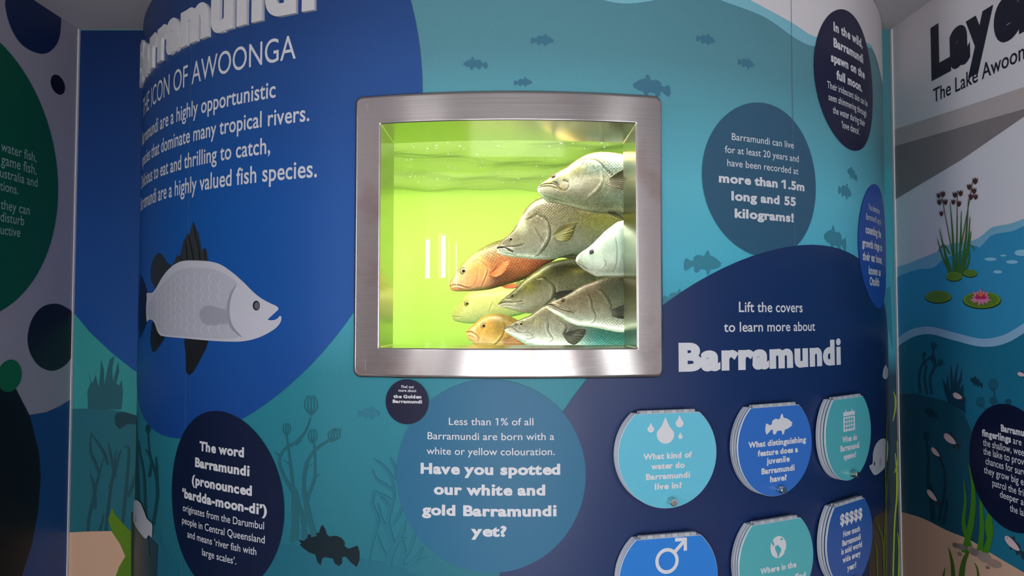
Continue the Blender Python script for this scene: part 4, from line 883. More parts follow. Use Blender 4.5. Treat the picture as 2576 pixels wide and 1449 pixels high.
def fish_mat(name, pitch, dark, bump, rough, metal, edge=(.5, .45, .3)):
    m, nt, b = nodes(name); N = nt.nodes.new; L = nt.links.new
    at = N('ShaderNodeVertexColor'); at.layer_name = 'skin_colour'
    uv = N('ShaderNodeUVMap'); uv.uv_map = 'UVMap'; sp = N('ShaderNodeSeparateXYZ'); L(uv.outputs[0], sp.inputs[0])
    def M(op, a, b_=None, c=None):
        n = N('ShaderNodeMath'); n.operation = op
        for i, v in enumerate((a, b_, c)):
            if v is None: continue
            if isinstance(v, (int, float)): n.inputs[i].default_value = v
            else: L(v, n.inputs[i])
        return n.outputs[0]
    # overlapping rows of rounded scales: two offset lattices, the nearer scale wins
    U = M('DIVIDE', sp.outputs[0], pitch); Vv = M('DIVIDE', sp.outputs[1], pitch*1.0)
    def latt(off):
        u = M('ADD', U, off); v = M('ADD', Vv, off)
        fu = M('SUBTRACT', M('FRACT', u), .5); fv = M('SUBTRACT', M('FRACT', v), .5)
        return M('SQRT', M('ADD', M('MULTIPLY', fu, fu), M('MULTIPLY', fv, fv))), fu
    d1, fu1 = latt(0.0); d2, fu2 = latt(.5)
    near = M('MINIMUM', d1, d2)                       # 0 centre .. .5 rim
    sel = M('LESS_THAN', d1, d2)
    fu = M('ADD', M('MULTIPLY', fu1, sel), M('MULTIPLY', fu2, M('SUBTRACT', 1.0, sel)))
    rim = N('ShaderNodeMapRange'); rim.inputs[1].default_value = .32; rim.inputs[2].default_value = .5; L(near, rim.inputs[0])
    msk = N('ShaderNodeVertexColor'); msk.layer_name = 'scales'
    ms = N('ShaderNodeSeparateColor'); L(msk.outputs[0], ms.inputs[0])
    amt = M('MULTIPLY', ms.outputs[0], dark)
    if dark >= 0: shade = M('MULTIPLY', amt, rim.outputs[0])
    else: shade = M('MULTIPLY', M('MULTIPLY', amt, -1.0), M('SUBTRACT', 1.0, rim.outputs[0]))
    mx = N('ShaderNodeMix'); mx.data_type = 'RGBA'; mx.blend_type = 'MULTIPLY'; L(shade, mx.inputs[0]); L(at.outputs[0], mx.inputs[6]); mx.inputs[7].default_value = edge+(1,)
    nz = N('ShaderNodeTexNoise'); nz.inputs['Scale'].default_value = 70; nz.inputs['Detail'].default_value = 6; tc = N('ShaderNodeTexCoord'); L(tc.outputs['Object'], nz.inputs['Vector'])
    mo = N('ShaderNodeMix'); mo.data_type = 'RGBA'; mo.blend_type = 'OVERLAY'; mo.inputs[0].default_value = .30; L(mx.outputs[2], mo.inputs[6]); L(nz.outputs[0], mo.inputs[7])
    L(mo.outputs[2], b.inputs['Base Color'])
    n3 = N('ShaderNodeTexNoise'); n3.inputs['Scale'].default_value = 190; n3.inputs['Detail'].default_value = 5; n3.inputs['Distortion'].default_value = 1.2; L(tc.outputs['Object'], n3.inputs['Vector'])
    mo2 = N('ShaderNodeMix'); mo2.data_type = 'RGBA'; mo2.blend_type = 'OVERLAY'; mo2.inputs[0].default_value = .38; L(mo.outputs[2], mo2.inputs[6]); L(n3.outputs[0], mo2.inputs[7]); L(mo2.outputs[2], b.inputs['Base Color'])
    rr_ = N('ShaderNodeMapRange'); rr_.inputs[1].default_value = .35; rr_.inputs[2].default_value = .65; rr_.inputs[3].default_value = rough*.65; rr_.inputs[4].default_value = rough*1.35; L(n3.outputs[0], rr_.inputs[0]); L(rr_.outputs[0], b.inputs['Roughness'])
    h = M('ADD', M('MULTIPLY', M('MULTIPLY', M('ADD', fu, M('MULTIPLY', near, -.9)), ms.outputs[0]), 1.0), M('ADD', M('MULTIPLY', nz.outputs[0], .6), M('MULTIPLY', n3.outputs[0], .42)))
    bp = N('ShaderNodeBump'); bp.inputs['Strength'].default_value = bump; bp.inputs['Distance'].default_value = .0025; L(h, bp.inputs['Height']); L(bp.outputs[0], b.inputs['Normal'])
    b.inputs['Metallic'].default_value = metal; b.inputs['Specular IOR Level'].default_value = .6
    b.inputs['Coat Weight'].default_value = .25; b.inputs['Coat Roughness'].default_value = .2
    return m
BARRA = fish_mat('barramundi_skin', .0088, .45, .55, .34, .38)
SNAP = fish_mat('snapper_skin', .0115, -.8, .6, .42, .05, (.40, .25, .15)); GOLD = fish_mat('golden_skin', .006, .35, .3, .42, .12); PALE = fish_mat('pale_skin', .007, .12, .25, .4, .12)
def fin_mat(name, rgb, alpha=.85):
    m, nt, b = nodes(name); c = lin(rgb); N = nt.nodes.new
    uv = N('ShaderNodeUVMap'); uv.uv_map = 'UVMap'; wv = N('ShaderNodeTexWave'); wv.inputs['Scale'].default_value = 4.2; wv.inputs['Distortion'].default_value = .6; wv.bands_direction = 'Y'
    nt.links.new(uv.outputs[0], wv.inputs[0]); mx = N('ShaderNodeMix'); mx.data_type = 'RGBA'
    mx.inputs[6].default_value = tuple(v*.55 for v in c)+(1,); mx.inputs[7].default_value = tuple(min(1, v*1.15) for v in c)+(1,)
    nt.links.new(wv.outputs['Fac'], mx.inputs[0]); nt.links.new(mx.outputs[2], b.inputs['Base Color'])
    bp = N('ShaderNodeBump'); bp.inputs['Strength'].default_value = .5; bp.inputs['Distance'].default_value = .002; nt.links.new(wv.outputs['Fac'], bp.inputs['Height']); nt.links.new(bp.outputs[0], b.inputs['Normal'])
    b.inputs['Roughness'].default_value = .4; b.inputs['Alpha'].default_value = alpha; b.inputs['Subsurface Weight'].default_value = .15; b.inputs['Subsurface Radius'].default_value = (.01, .008, .004)
    return m
EYER = simple('eye_ring_skin', (58, 52, 36), .35)
PUPIL = simple('pupil_black', (10, 11, 12), .08, 0, .8)
class Fish:
    """a whole fish swimming to the left, swept along its own axis; outlines are read off as pixels at distance Y"""
    def __init__(s, name, label, Y, nose, tail, top, low, mat, pig, thick=.42, yaw=0.0, lines=(), blobs=(), scale_from=None, rng_=1, bumps=()):
        s.Y, s.nose = Y, np.array(nose, float); ax = np.array(tail, float)-s.nose; s.L = np.linalg.norm(ax); s.ax = ax/s.L; s.nv = np.array([s.ax[1], -s.ax[0]])
        s.yaw = yaw; s.thick = thick
        s.root = empty(name, label, 'fish', 'fish crowding the right of the tank')
        def prof(P):
            q = np.array([nose]+list(P), float)-s.nose; u = q@s.ax; v = q@s.nv; k = np.argsort(u); u, v = u[k], v[k]; keep = np.concatenate([[True], np.diff(u) > .3]); return u[keep], v[keep]
        s.tu, s.tv = prof(top); s.lu, s.lv = prof(low)
        s.pxm = float(Y/F)                                   # metres per pixel at this distance
        U0 = max(s.tu[0], s.lu[0], 0); U1 = s.L
        n1, n2 = 210, 40; vis = min(330, .8*U1)
        t = np.linspace(0, 1, n1); u = np.concatenate([U0+(vis-U0)*(t**1.35), np.linspace(vis, U1, n2+1)[1:]])
        na = 132; a = np.linspace(0, 2*PI, na, endpoint=False)
        T = pchip(s.tu, s.tv, np.minimum(u, s.tu[-1])); Lw = pchip(s.lu, s.lv, np.minimum(u, s.lu[-1]))
        T[0] = Lw[0] = (T[0]+Lw[0])/2
        s.u, s.T, s.Lw = u, T, Lw
        H = (T-Lw)/2; mid = (T+Lw)/2
        env = np.clip((u-U0)/(.16*U1), 0, 1); wd = s.wid(u)
        ca, sa = np.cos(a), np.sin(a)
        vv = mid[:, None]+H[:, None]*np.sign(sa)*np.abs(sa)**.92
        dp = wd[:, None]*np.sign(ca)*np.abs(ca)**.88                # + is towards the visitor
        uu = np.repeat(u[:, None], na, 1)
        P2 = s.nose+uu.reshape(-1, 1)*s.ax+vv.reshape(-1, 1)*s.nv      # where each point shows in the photograph's frame
        rel = ((vv-mid[:, None])/np.maximum(H[:, None], 1e-6)).reshape(-1)
        col = np.array(pig(rel, uu.reshape(-1)/U1), float).reshape(-1, 3)
        off = np.zeros(len(P2)); face = np.clip(np.abs(np.repeat(ca[None], len(u), 0).reshape(-1))*1.6, 0, 1)
        for (px, py, rx, ry, amt) in bumps: off += amt*np.exp(-((P2[:, 0]-px)/rx)**2-((P2[:, 1]-py)/ry)**2)
        for (px, py, rx, ry, c, amt) in blobs:
            wgt = amt*np.exp(-((P2[:, 0]-px)/rx)**2-((P2[:, 1]-py)/ry)**2); col = col*(1-wgt[:, None])+np.array(c, float)*wgt[:, None]
        scl = np.ones(len(P2)) if scale_from is None else np.clip((dist_side(P2, scale_from))/22+.3, 0, 1)
        for l in lines:
            pl, wpx, depth, c, amt = l[:5]; dd, par = dist_poly(P2, catmull(pl, 5, False)); wl = wpx*(1-.55*np.abs(2*par-1)**3)
            dk = .55 if abs(depth) < .0055 else .8
            wl = wl*.8; g = np.exp(-(dd/wl)**2); off += depth*dk*g*face; amt = amt*(.75 if sum(c) > 90*2 else .9)
            if len(l) > 5: off += l[5]*np.clip(side(P2, pl)/l[6], 0, 1)*0
            col = col*(1-(amt*g)[:, None])+np.array(c, float)*(amt*g)[:, None]
        dpm = dp.reshape(-1)*s.pxm+off*np.sign(np.repeat(ca[None], len(u), 0).reshape(-1))
        V = s.world(P2, dpm)
        Fc = []; nu = len(u)
        for i in range(nu-1):
            for j in range(na):
                k = (j+1) % na; Fc.append((i*na+j, i*na+k, (i+1)*na+k, (i+1)*na+j))
        o = mesh_obj('body', V, Fc, mat, s.root, True); me = o.data; s.body = o
        for nm, arr in (('skin_colour', col/255.0), ('scales', np.repeat(scl[:, None], 3, 1))):
            ca_ = me.color_attributes.new(nm, 'FLOAT_COLOR', 'POINT'); A = np.ones((len(V), 4), np.float32)
            A[:, :3] = np.where(arr <= .04045, arr/12.92, ((np.clip(arr, 0, 1)+.055)/1.055)**2.4) if nm == 'skin_colour' else arr
            ca_.data.foreach_set('color', A.reshape(-1))
        uvl = me.uv_layers.new(name='UVMap'); li = np.zeros(len(me.loops), np.int32); me.loops.foreach_get('vertex_index', li)
        uvv = np.stack([uu.reshape(-1)*s.pxm, vv.reshape(-1)*s.pxm], 1).astype(np.float32)[li]; uvl.data.foreach_set('uv', uvv.reshape(-1))
    def wid(s, u):
        x = np.clip(u/s.L, 0, 1); hmax = (s.T-s.Lw).max()/2 if hasattr(s, 'T') else 1
        if not hasattr(s, 'hm'): s.hm = hmax
        return s.hm*s.thick*np.interp(x, [0, .01, .03, .08, .16, .28, .42, .6, .8, .93, 1], [.0, .16, .30, .52, .76, .95, 1, .86, .45, .18, .06])
    def world(s, P2, dpm):
        P2 = np.asarray(P2, float).reshape(-1, 2); tx, tz = ray(P2[:, 0], P2[:, 1]); y = s.Y+((P2-s.nose)@s.ax)*s.pxm*math.sin(s.yaw)
        return np.stack([tx*s.Y, y-dpm, CAMZ+tz*s.Y], 1)
    def surf_depth(s, p):
        q = np.array(p, float)-s.nose; u = q@s.ax; v = q@s.nv; i = np.argmin(np.abs(s.u-u)); H = max((s.T[i]-s.Lw[i])/2, 1e-3); m = (s.T[i]+s.Lw[i])/2
        r = np.clip((v-m)/H, -.98, .98); ca = math.sqrt(max(1-abs(r)**(2/.92), .02)); return float(s.wid(s.u)[i]*ca**.88*s.pxm)
    def eye(s, p, r, iris, pupil=.5, ring=None):
        d = s.surf_depth(p); c = s.world([p], d-.0012)[0]; rm = r*s.pxm
        def cap(name, rad, bulge, fwd, m, parent):
            V, Fc = [], []; nr, nt_ = 8, 28
            for i in range(nr+1):
                f = i/nr
                for j in range(nt_):
                    a = 2*PI*j/nt_; V.append((c[0]+rad*math.cos(a)*math.sin(f*PI/2), c[1]-fwd-bulge*math.cos(f*PI/2), c[2]+rad*math.sin(a)*math.sin(f*PI/2)))
            for i in range(nr):
                for j in range(nt_): k = (j+1) % nt_; Fc.append((i*nt_+j, i*nt_+k, (i+1)*nt_+k, (i+1)*nt_+j))
            return mesh_obj(name, V, Fc, m, parent, True)
        e = cap('eye', rm, rm*.42, 0, simple('iris', iris, .15, .1, .7), s.root)
        V, Fc = [], []
        for i in range(28):
            a = 2*PI*i/28
            for j in range(8):
                b_ = 2*PI*j/8; q = rm*(1.0+.13*math.cos(b_)); V.append((c[0]+q*math.cos(a), c[1]-rm*.05-rm*.13*math.sin(b_), c[2]+q*math.sin(a)))
        for i in range(28):
            for j in range(8): Fc.append((i*8+j, ((i+1) % 28)*8+j, ((i+1) % 28)*8+(j+1) % 8, i*8+(j+1) % 8))
        mesh_obj('eye_ring', V, Fc, EYER, e, True)
        cap('pupil', rm*pupil, rm*.20, rm*.30, PUPIL, e)
        return e
    def fin(s, name, base0, base1, tips, m, lift=(.004, .03), k=26, parent=None, extra=0.0):
        """fan of rays from a short base to a tip outline (pixels)"""
        tips = catmull(tips, 6, False); V, Fc, UV = [], [], []; nr = len(tips); ns = 9
        for i in range(nr):
            t = i/(nr-1); b = np.array(base0)*(1-t)+np.array(base1)*t
            for j in range(ns):
                f = j/(ns-1); p = b+(tips[i]-b)*f
                d = s.surf_depth(b)*(1-f*.15)+lift[0]+(lift[1]-lift[0])*math.sin(f*PI/2)*(1-.3*abs(2*t-1))+extra+.0006*math.cos(i*PI)*f
                V.append(tuple(s.world([p], d)[0])); UV.append((f, t))
        n0 = len(V); V += [(x, y+.0012, z) for x, y, z in V]
        for i in range(nr-1):
            for j in range(ns-1):
                q = (i*ns+j, (i+1)*ns+j, (i+1)*ns+j+1, i*ns+j+1); Fc.append(q); Fc.append(tuple(n0+a for a in q[::-1]))
        rimi = [i*ns+ns-1 for i in range(nr)]
        for a, b in zip(rimi, rimi[1:]): Fc.append((a, b, n0+b, n0+a))
        o = mesh_obj(name, V, Fc, m, parent or s.root, True); uvl = o.data.uv_layers.new(name='UVMap'); UV = UV+UV
        for l in o.data.loops: uvl.data[l.index].uv = UV[l.vertex_index]
        return o
    def blade(s, name, outline, m, dep=0.0):
        """thin flat fin in the fish's middle plane (tail, back and belly fins)"""
        P = np.array(outline, float); n = len(P); V = list(s.world(P, .0015+dep))+list(s.world(P, -.0015+dep)); bm = bmesh.new(); vs = [bm.verts.new(v) for v in V]
        f = bm.faces.new(vs[:n]); g = bm.faces.new(vs[n:][::-1])
        for i in range(n): bm.faces.new((vs[i], vs[i+n], vs[(i+1) % n+n], vs[(i+1) % n]))
        bmesh.ops.triangulate(bm, faces=[f, g]); bmesh.ops.recalc_face_normals(bm, faces=bm.faces[:])
        o = bm_obj(name, bm, m, s.root); uvl = o.data.uv_layers.new(name='UVMap')
        for l in o.data.loops:
            p = P[l.vertex_index % n]; uvl.data[l.index].uv = ((p-s.nose)@s.ax/60, (p-s.nose)@s.nv/40)
        return o
    def tail(s, m, span=70, length=80):
        e = s.nose+s.ax*s.L*.985; h = (s.T[-1]-s.Lw[-1])/2; c = s.nv*(s.T[-1]+s.Lw[-1])/2
        return s.blade('tail_fin', [e+c+s.nv*h, e+c+s.ax*length*.5+s.nv*span*.42, e+c+s.ax*length*.9+s.nv*span*.5, e+c+s.ax*length+s.nv*span*.2, e+c+s.ax*length-s.nv*span*.2, e+c+s.ax*length*.9-s.nv*span*.5, e+c+s.ax*length*.5-s.nv*span*.42, e+c-s.nv*h], m)
    def back_fin(s, m, f0=.42, f1=.8, h=26):
        k0, k1 = f0*s.L, f1*s.L; uu = np.linspace(k0, k1, 16); tt = np.interp(uu, s.u, s.T); up = [s.nose+s.ax*a+s.nv*(b-2) for a, b in zip(uu, tt)]
        hh = h*np.clip(np.sin(np.linspace(.15, 2.9, 16)), .05, 1)*(1+.16*np.cos(np.arange(16)*PI)); over = [s.nose+s.ax*(a+4)+s.nv*(b+c) for a, b, c in zip(uu, tt, hh)]
        return s.blade('dorsal_fin', up+over[::-1], m)
def dist_side(P, L):
    """signed pixel distance to a line running down the fish: positive behind it (to the right)"""
    L = np.asarray(L, float); d, _ = dist_poly(P, L); o = np.argsort(L[:, 1]); x = np.interp(P[:, 1], L[o, 1], L[o, 0]); return np.where(P[:, 0] > x, d, -d)
def side(P, L): return dist_side(P, L)
def grad(stops):
    """pigment from belly (-1) to back (+1)"""
    k = [a for a, _ in stops]; c = np.array([b for _, b in stops], float)
    return lambda rel, u: np.stack([np.interp(rel, k, c[:, i]) for i in range(3)], 1)
DKL = (40, 36, 26)
FB = fin_mat('barramundi_fin', (92, 84, 52)); FD_ = fin_mat('dark_fin', (60, 58, 40), .95); FO = fin_mat('orange_fin', (236, 120, 54), .96); FY = fin_mat('yellow_fin', (150, 140, 70), .8); FG = fin_mat('golden_fin', (206, 140, 80), .92)

# --- open-mouthed grey barramundi in the middle
f = Fish('barramundi', 'grey barramundi with dark open mouth, its head above the orange snapper', 2.20, (1249, 626), (1790, 562),
    [(1251.7, 620), (1255.7, 615.4), (1264.4, 603.5), (1278.7, 591.6), (1291.4, 577.3), (1302.5, 558.3), (1315.2, 536), (1328, 518.6), (1342.2, 505.9), (1358, 498), (1385, 490), (1420, 486), (1470, 488), (1530, 500), (1600, 518), (1680, 537), (1780, 550)],
    [(1248, 631.5), (1252, 636), (1261.3, 640.8), (1283.5, 646.3), (1315, 649.5), (1355, 653), (1386.7, 652.7), (1410, 649), (1458, 641), (1520, 630), (1600, 614), (1680, 594), (1780, 576)],
    BARRA, grad([(-1, (214, 208, 200)), (-.55, (206, 198, 186)), (-.1, (176, 168, 146)), (.35, (134, 126, 100)), (.7, (84, 78, 54)), (1, (124, 108, 72))]), .40,
    lines=[([(1249, 624), (1262, 623), (1271, 623.5), (1281, 629), (1292, 634.5)], 2.6, -.006, (16, 14, 12), .98),
           ([(1272, 620.5), (1288, 622), (1304, 620), (1317, 616.5)], 2.0, -.003, (60, 52, 40), .8), ([(1262, 619), (1278, 625), (1294, 631)], 2.6, .0035, (206, 190, 150), .6),
           ([(1356.5, 547), (1370, 552), (1379, 565), (1383.5, 582), (1383, 600), (1373, 622), (1360, 637), (1345, 647)], 2.2, -.005, (70, 64, 50), .75),
           ([(1351, 549), (1364, 556), (1373, 568), (1378, 583), (1377, 600), (1367, 620), (1354, 635)], 4.0, .003, (176, 168, 146), .35),
           ([(1345, 575), (1353, 592), (1363, 604), (1371, 614)], 1.6, -.003, (96, 88, 70), .6), ([(1342, 577), (1350, 594), (1360, 607)], 2.2, .002, (200, 194, 180), .5),
           ([(1326, 555), (1340, 549), (1351, 541)], 1.8, -.003, (54, 48, 32), .8), ([(1355, 548), (1364, 553), (1372, 560)], 1.8, -.002, (60, 54, 40), .6),
           ([(1250, 632), (1262, 632.5), (1280, 637), (1300, 642)], 1.4, -.002, (110, 130, 110), .4)],  # greenish chin line paints green light from below
    blobs=[(1322, 592, 26, 30, (150, 142, 112), .5), (1316, 575, 12, 18, (206, 204, 176), .7), (1310, 560, 10, 22, (196, 184, 140), .5), (1500, 560, 60, 30, (176, 168, 70), .7), (1545, 560, 40, 40, (190, 182, 80), .6), (1338, 628, 12, 8, (214, 208, 196), .5), (1400, 505, 60, 16, (56, 52, 32), .7), (1268, 634, 14, 4, (230, 226, 206), .6)],  # pale patch on the head ridge is a painted highlight
    scale_from=[(1346, 500), (1358, 547), (1384, 580), (1383, 600), (1345, 650)])
f.eye((1285, 603), 6.2, (150, 132, 78), .52)
f.fin('pectoral_fin', (1387, 592), (1399, 606), [(1418, 568), (1432, 566), (1447, 566), (1443, 577), (1437.5, 597), (1428, 609), (1412, 612), (1403, 609)], FY, (.003, .03))
f.fin('pelvic_fin', (1400, 649), (1412, 648), [(1436, 641), (1456, 645), (1450, 651), (1428, 652)], FB, (.0, .012)); f.tail(FB); f.back_fin(FB)

# --- top barramundi, golden and silver
f = Fish('barramundi', 'large golden silver barramundi at the top right of the tank', 2.105, (1352, 476), (1880, 498),
    [(1353, 471), (1360, 463), (1369, 456.5), (1379, 450), (1398, 437), (1415, 426.8), (1437, 412.3), (1458.7, 397.8), (1480.4, 387.7), (1502, 383.3), (1524, 382.6), (1558.7, 387), (1620, 402), (1700, 430), (1790, 468), (1870, 486)],
    [(1352.5, 480), (1358.7, 490.6), (1371.7, 503.6), (1380, 509), (1398, 511.4), (1422.5, 517.4), (1451.4, 525.4), (1480.4, 532.6), (1509.4, 537), (1531, 539), (1580, 543), (1650, 541), (1730, 528), (1870, 508)],
    BARRA, grad([(-1, (150, 140, 110)), (-.7, (176, 170, 150)), (-.3, (190, 182, 164)), (.1, (206, 198, 176)), (.32, (132, 140, 122)), (.6, (122, 122, 90)), (.82, (168, 138, 80)), (1, (150, 112, 56))]), .40,
    lines=[([(1357, 468), (1366, 465.5), (1376, 464.5), (1387, 465.5)], 1.9, -.004, (52, 36, 14), .9), ([(1384, 463), (1396, 468), (1408, 476.5), (1414, 481)], 1.8, -.003, (70, 52, 24), .75), ([(1390, 459), (1398, 463), (1406, 469)], 2.2, -.003, (44, 34, 18), .9), ([(1416, 457), (1422, 459), (1428, 462)], 2.6, -.003, (70, 48, 26), .8),
           ([(1354, 473), (1366, 471), (1382, 470), (1396, 475), (1410, 481), (1420, 482), (1428, 476), (1431, 467), (1427, 460)], 1.5, -.002, (130, 122, 92), .7), ([(1362, 468), (1380, 467.5), (1398, 473)], 2.4, .003, (206, 170, 78), .8),
           ([(1413, 430), (1426, 422), (1440, 414.6), (1456, 408), (1476, 404)], 1.8, -.004, (48, 38, 18), .95), ([(1478, 404), (1497, 408), (1509, 418), (1519, 430), (1530, 441), (1538, 446)], 1.8, -.004, (66, 66, 50), .85),
           ([(1515, 425), (1512, 446), (1513.8, 466), (1501, 487), (1480.4, 503.6), (1458.7, 512)], 2.4, -.004, (150, 140, 110), .55), ([(1509, 440), (1510, 466), (1498, 484), (1478, 499)], 5, .003, (226, 218, 200), .4),
           ([(1470, 411), (1462, 421)], 3, -.002, (84, 74, 44), .6), ([(1487, 422), (1493, 432), (1500, 440)], 1.6, -.002, (110, 108, 84), .5), ([(1370, 494), (1395, 500), (1425, 509)], 2, -.002, (128, 150, 120), .5), ([(1366, 487), (1390, 492), (1420, 500)], 1.6, -.001, (160, 170, 140), .4)],
    blobs=[(1444, 465, 22, 14, (252, 248, 232), .9), (1420, 440, 16, 14, (226, 196, 130), .7), (1455, 432, 20, 12, (160, 150, 90), .5), (1500, 425, 30, 16, (130, 150, 146), .75), (1545, 418, 22, 22, (128, 148, 146), .7), (1376, 458, 16, 9, (196, 158, 74), .75), (1372, 496, 16, 9, (150, 178, 140), .5), (1520, 525, 26, 10, (120, 116, 90), .6), (1410, 476, 10, 8, (220, 196, 140), .6)],  # greenish patch under the jaw paints light from below
    scale_from=[(1470, 380), (1500, 400), (1522, 440), (1513, 470), (1450, 530)])
f.eye((1393.5, 446.6), 6.2, (120, 62, 40), .45)
f.fin('pectoral_fin', (1528, 455), (1532, 474), [(1556, 438), (1580, 430), (1596, 448), (1594, 470), (1580, 488), (1556, 484), (1540, 479)], FB, (.003, .03))
f.fin('pelvic_fin', (1526, 535), (1545, 536), [(1585, 560), (1570, 556), (1545, 548), (1532, 541)][::-1], FB, (.0, .014)); f.tail(FB); f.back_fin(FB, .5)

# --- white headed fish at the right edge
f = Fish('barramundi', 'pale whitish fish with a black eye beside the right edge of the opening', 2.06, (1448.4, 655), (1850, 610),
    [(1449.4, 648.7), (1453, 643), (1458, 637.6), (1474, 626.5), (1490, 613.8), (1505.7, 598), (1521.6, 582), (1537.5, 569.4), (1558, 556.7), (1590, 552), (1640, 556), (1700, 568), (1770, 588), (1840, 602)],
    [(1450, 661.4), (1455, 667), (1461.3, 672.5), (1477, 683.7), (1493, 692.5), (1504, 696.3), (1518.4, 695.5), (1537.5, 695.5), (1558, 696), (1620, 690), (1700, 664), (1770, 635), (1840, 618)],
    PALE, grad([(-1, (168, 158, 152)), (-.6, (176, 172, 164)), (-.1, (204, 212, 198)), (.4, (206, 218, 206)), (1, (196, 206, 190))]), .42,
    lines=[([(1449, 659), (1462, 667), (1478, 676), (1492, 681)], 1.6, -.003, (120, 116, 104), .6), ([(1455, 656), (1468, 662), (1484, 669)], 1.4, -.002, (150, 150, 136), .5), ([(1462, 652), (1480, 660)], 1.2, -.0015, (160, 158, 146), .4),
           ([(1516, 656), (1519, 662), (1517, 669), (1511, 675), (1504, 678)], 1.6, .004, (226, 228, 216), .7), ([(1519, 657), (1522, 664), (1519, 672), (1510, 679)], 1.5, -.003, (130, 126, 114), .5), ([(1546, 600), (1550, 630), (1548, 670), (1536, 694)], 2.2, -.003, (140, 150, 140), .5)],
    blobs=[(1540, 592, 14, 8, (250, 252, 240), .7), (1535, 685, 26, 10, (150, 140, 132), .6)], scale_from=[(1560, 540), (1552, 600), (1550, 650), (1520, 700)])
f.eye((1488, 636), 6.4, (52, 58, 62), .62); f.tail(FB); f.back_fin(FB)

# --- orange mangrove snapper
f = Fish('snapper', 'orange scaled snapper with an orange side fin, left of the pile', 2.42, (1130.6, 718), (1520, 622),
    [(1130.8, 712.6), (1138, 699.4), (1153, 676.2), (1166.4, 659.6), (1186, 639.8), (1209.4, 624.8), (1232.6, 613.3), (1262.4, 602.5), (1295, 596), (1330, 596), (1370, 602), (1420, 611), (1470, 613), (1510, 612)],
    [(1131.4, 722.6), (1133.3, 727.5), (1141.5, 731.7), (1169.7, 733), (1202.8, 731.7), (1236, 727.2), (1269, 717.6), (1302, 708.5), (1327, 699.4), (1352, 684.5), (1376.7, 666), (1410, 648), (1460, 638), (1510, 634)],
    SNAP, grad([(-1, (186, 118, 70)), (-.6, (200, 130, 80)), (-.2, (196, 130, 72)), (.2, (186, 130, 62)), (.55, (160, 138, 68)), (.8, (136, 132, 60)), (1, (128, 130, 60))]), .40,
    lines=[([(1131, 720), (1142, 717.6), (1156, 718.6), (1170, 722.5), (1182, 726)], 1.8, -.0045, (110, 60, 36), .85), ([(1140, 714), (1156, 714.5), (1174, 720)], 2.4, .003, (224, 160, 116), .5), ([(1135, 724), (1150, 722.5), (1170, 727)], 2.4, .003, (216, 150, 110), .5),
           ([(1192, 664), (1200, 656), (1210, 660), (1222, 668), (1228, 676), (1228, 684), (1222, 700), (1213, 722)], 1.7, -.004, (136, 80, 44), .6), ([(1225, 679), (1222, 692), (1214, 708)], 2.0, .003, (236, 180, 110), .6), ([(1199, 668), (1204, 690), (1198, 712), (1184, 725)], 1.4, -.0025, (170, 104, 60), .5), ([(1158, 698), (1170, 699)], 1.2, -.001, (150, 130, 60), .5)],
    blobs=[(1165, 705, 26, 22, (222, 152, 106), .6), (1180, 650, 28, 22, (160, 148, 74), .6), (1360, 650, 50, 36, (150, 72, 34), .7), (1290, 665, 40, 24, (196, 116, 56), .5), (1200, 727, 40, 6, (150, 130, 70), .6)],
    scale_from=[(1240, 590), (1205, 640), (1222, 668), (1232, 690), (1222, 732)])
f.eye((1166.6, 682.4), 8.2, (176, 150, 84), .55)
f.fin('pectoral_fin', (1230, 689), (1238, 696), [(1254, 671), (1268, 662), (1281, 659), (1281, 668), (1274, 683), (1261, 694), (1248, 699)], FO, (.003, .03))
f.fin('pelvic_fin', (1250, 722), (1262, 720), [(1280, 716), (1295, 713.6), (1302, 722), (1290, 726.5), (1270, 726)], FO, (.0, .012)); f.tail(FO); f.back_fin(FB, .5)

# --- pale fish further back, haze mixed into its skin colour
f = Fish('snapper', 'faint yellow fish in the haze behind the others, lower left', 3.05, (1137.4, 794), (1500, 752),
    [(1138, 788.8), (1146.5, 775.6), (1158, 760.7), (1168, 745.8), (1178, 736), (1203, 726), (1252.5, 720), (1302, 722), (1360, 730), (1430, 742), (1490, 748)],
    [(1139, 802), (1153, 809.5), (1186, 813.7), (1211, 812), (1269, 800), (1294, 795.4), (1330, 786), (1400, 768), (1490, 758)],
    GOLD, grad([(-1, (208, 208, 140)), (-.3, (208, 200, 116)), (.5, (200, 190, 96)), (1, (192, 180, 84))]), .40,
    lines=[([(1138, 797), (1148, 797), (1160, 797.5)], 1.3, -.003, (120, 110, 60), .7), ([(1240, 762), (1234, 775), (1230, 790)], 1.6, -.003, (150, 140, 80), .5), ([(1236, 760), (1231, 776)], 2, .002, (226, 222, 160), .5)], scale_from=[(1240, 720), (1240, 760), (1228, 812)])
f.eye((1175.5, 763.6), 6.5, (226, 206, 70), .6); f.tail(FY); f.back_fin(FY)

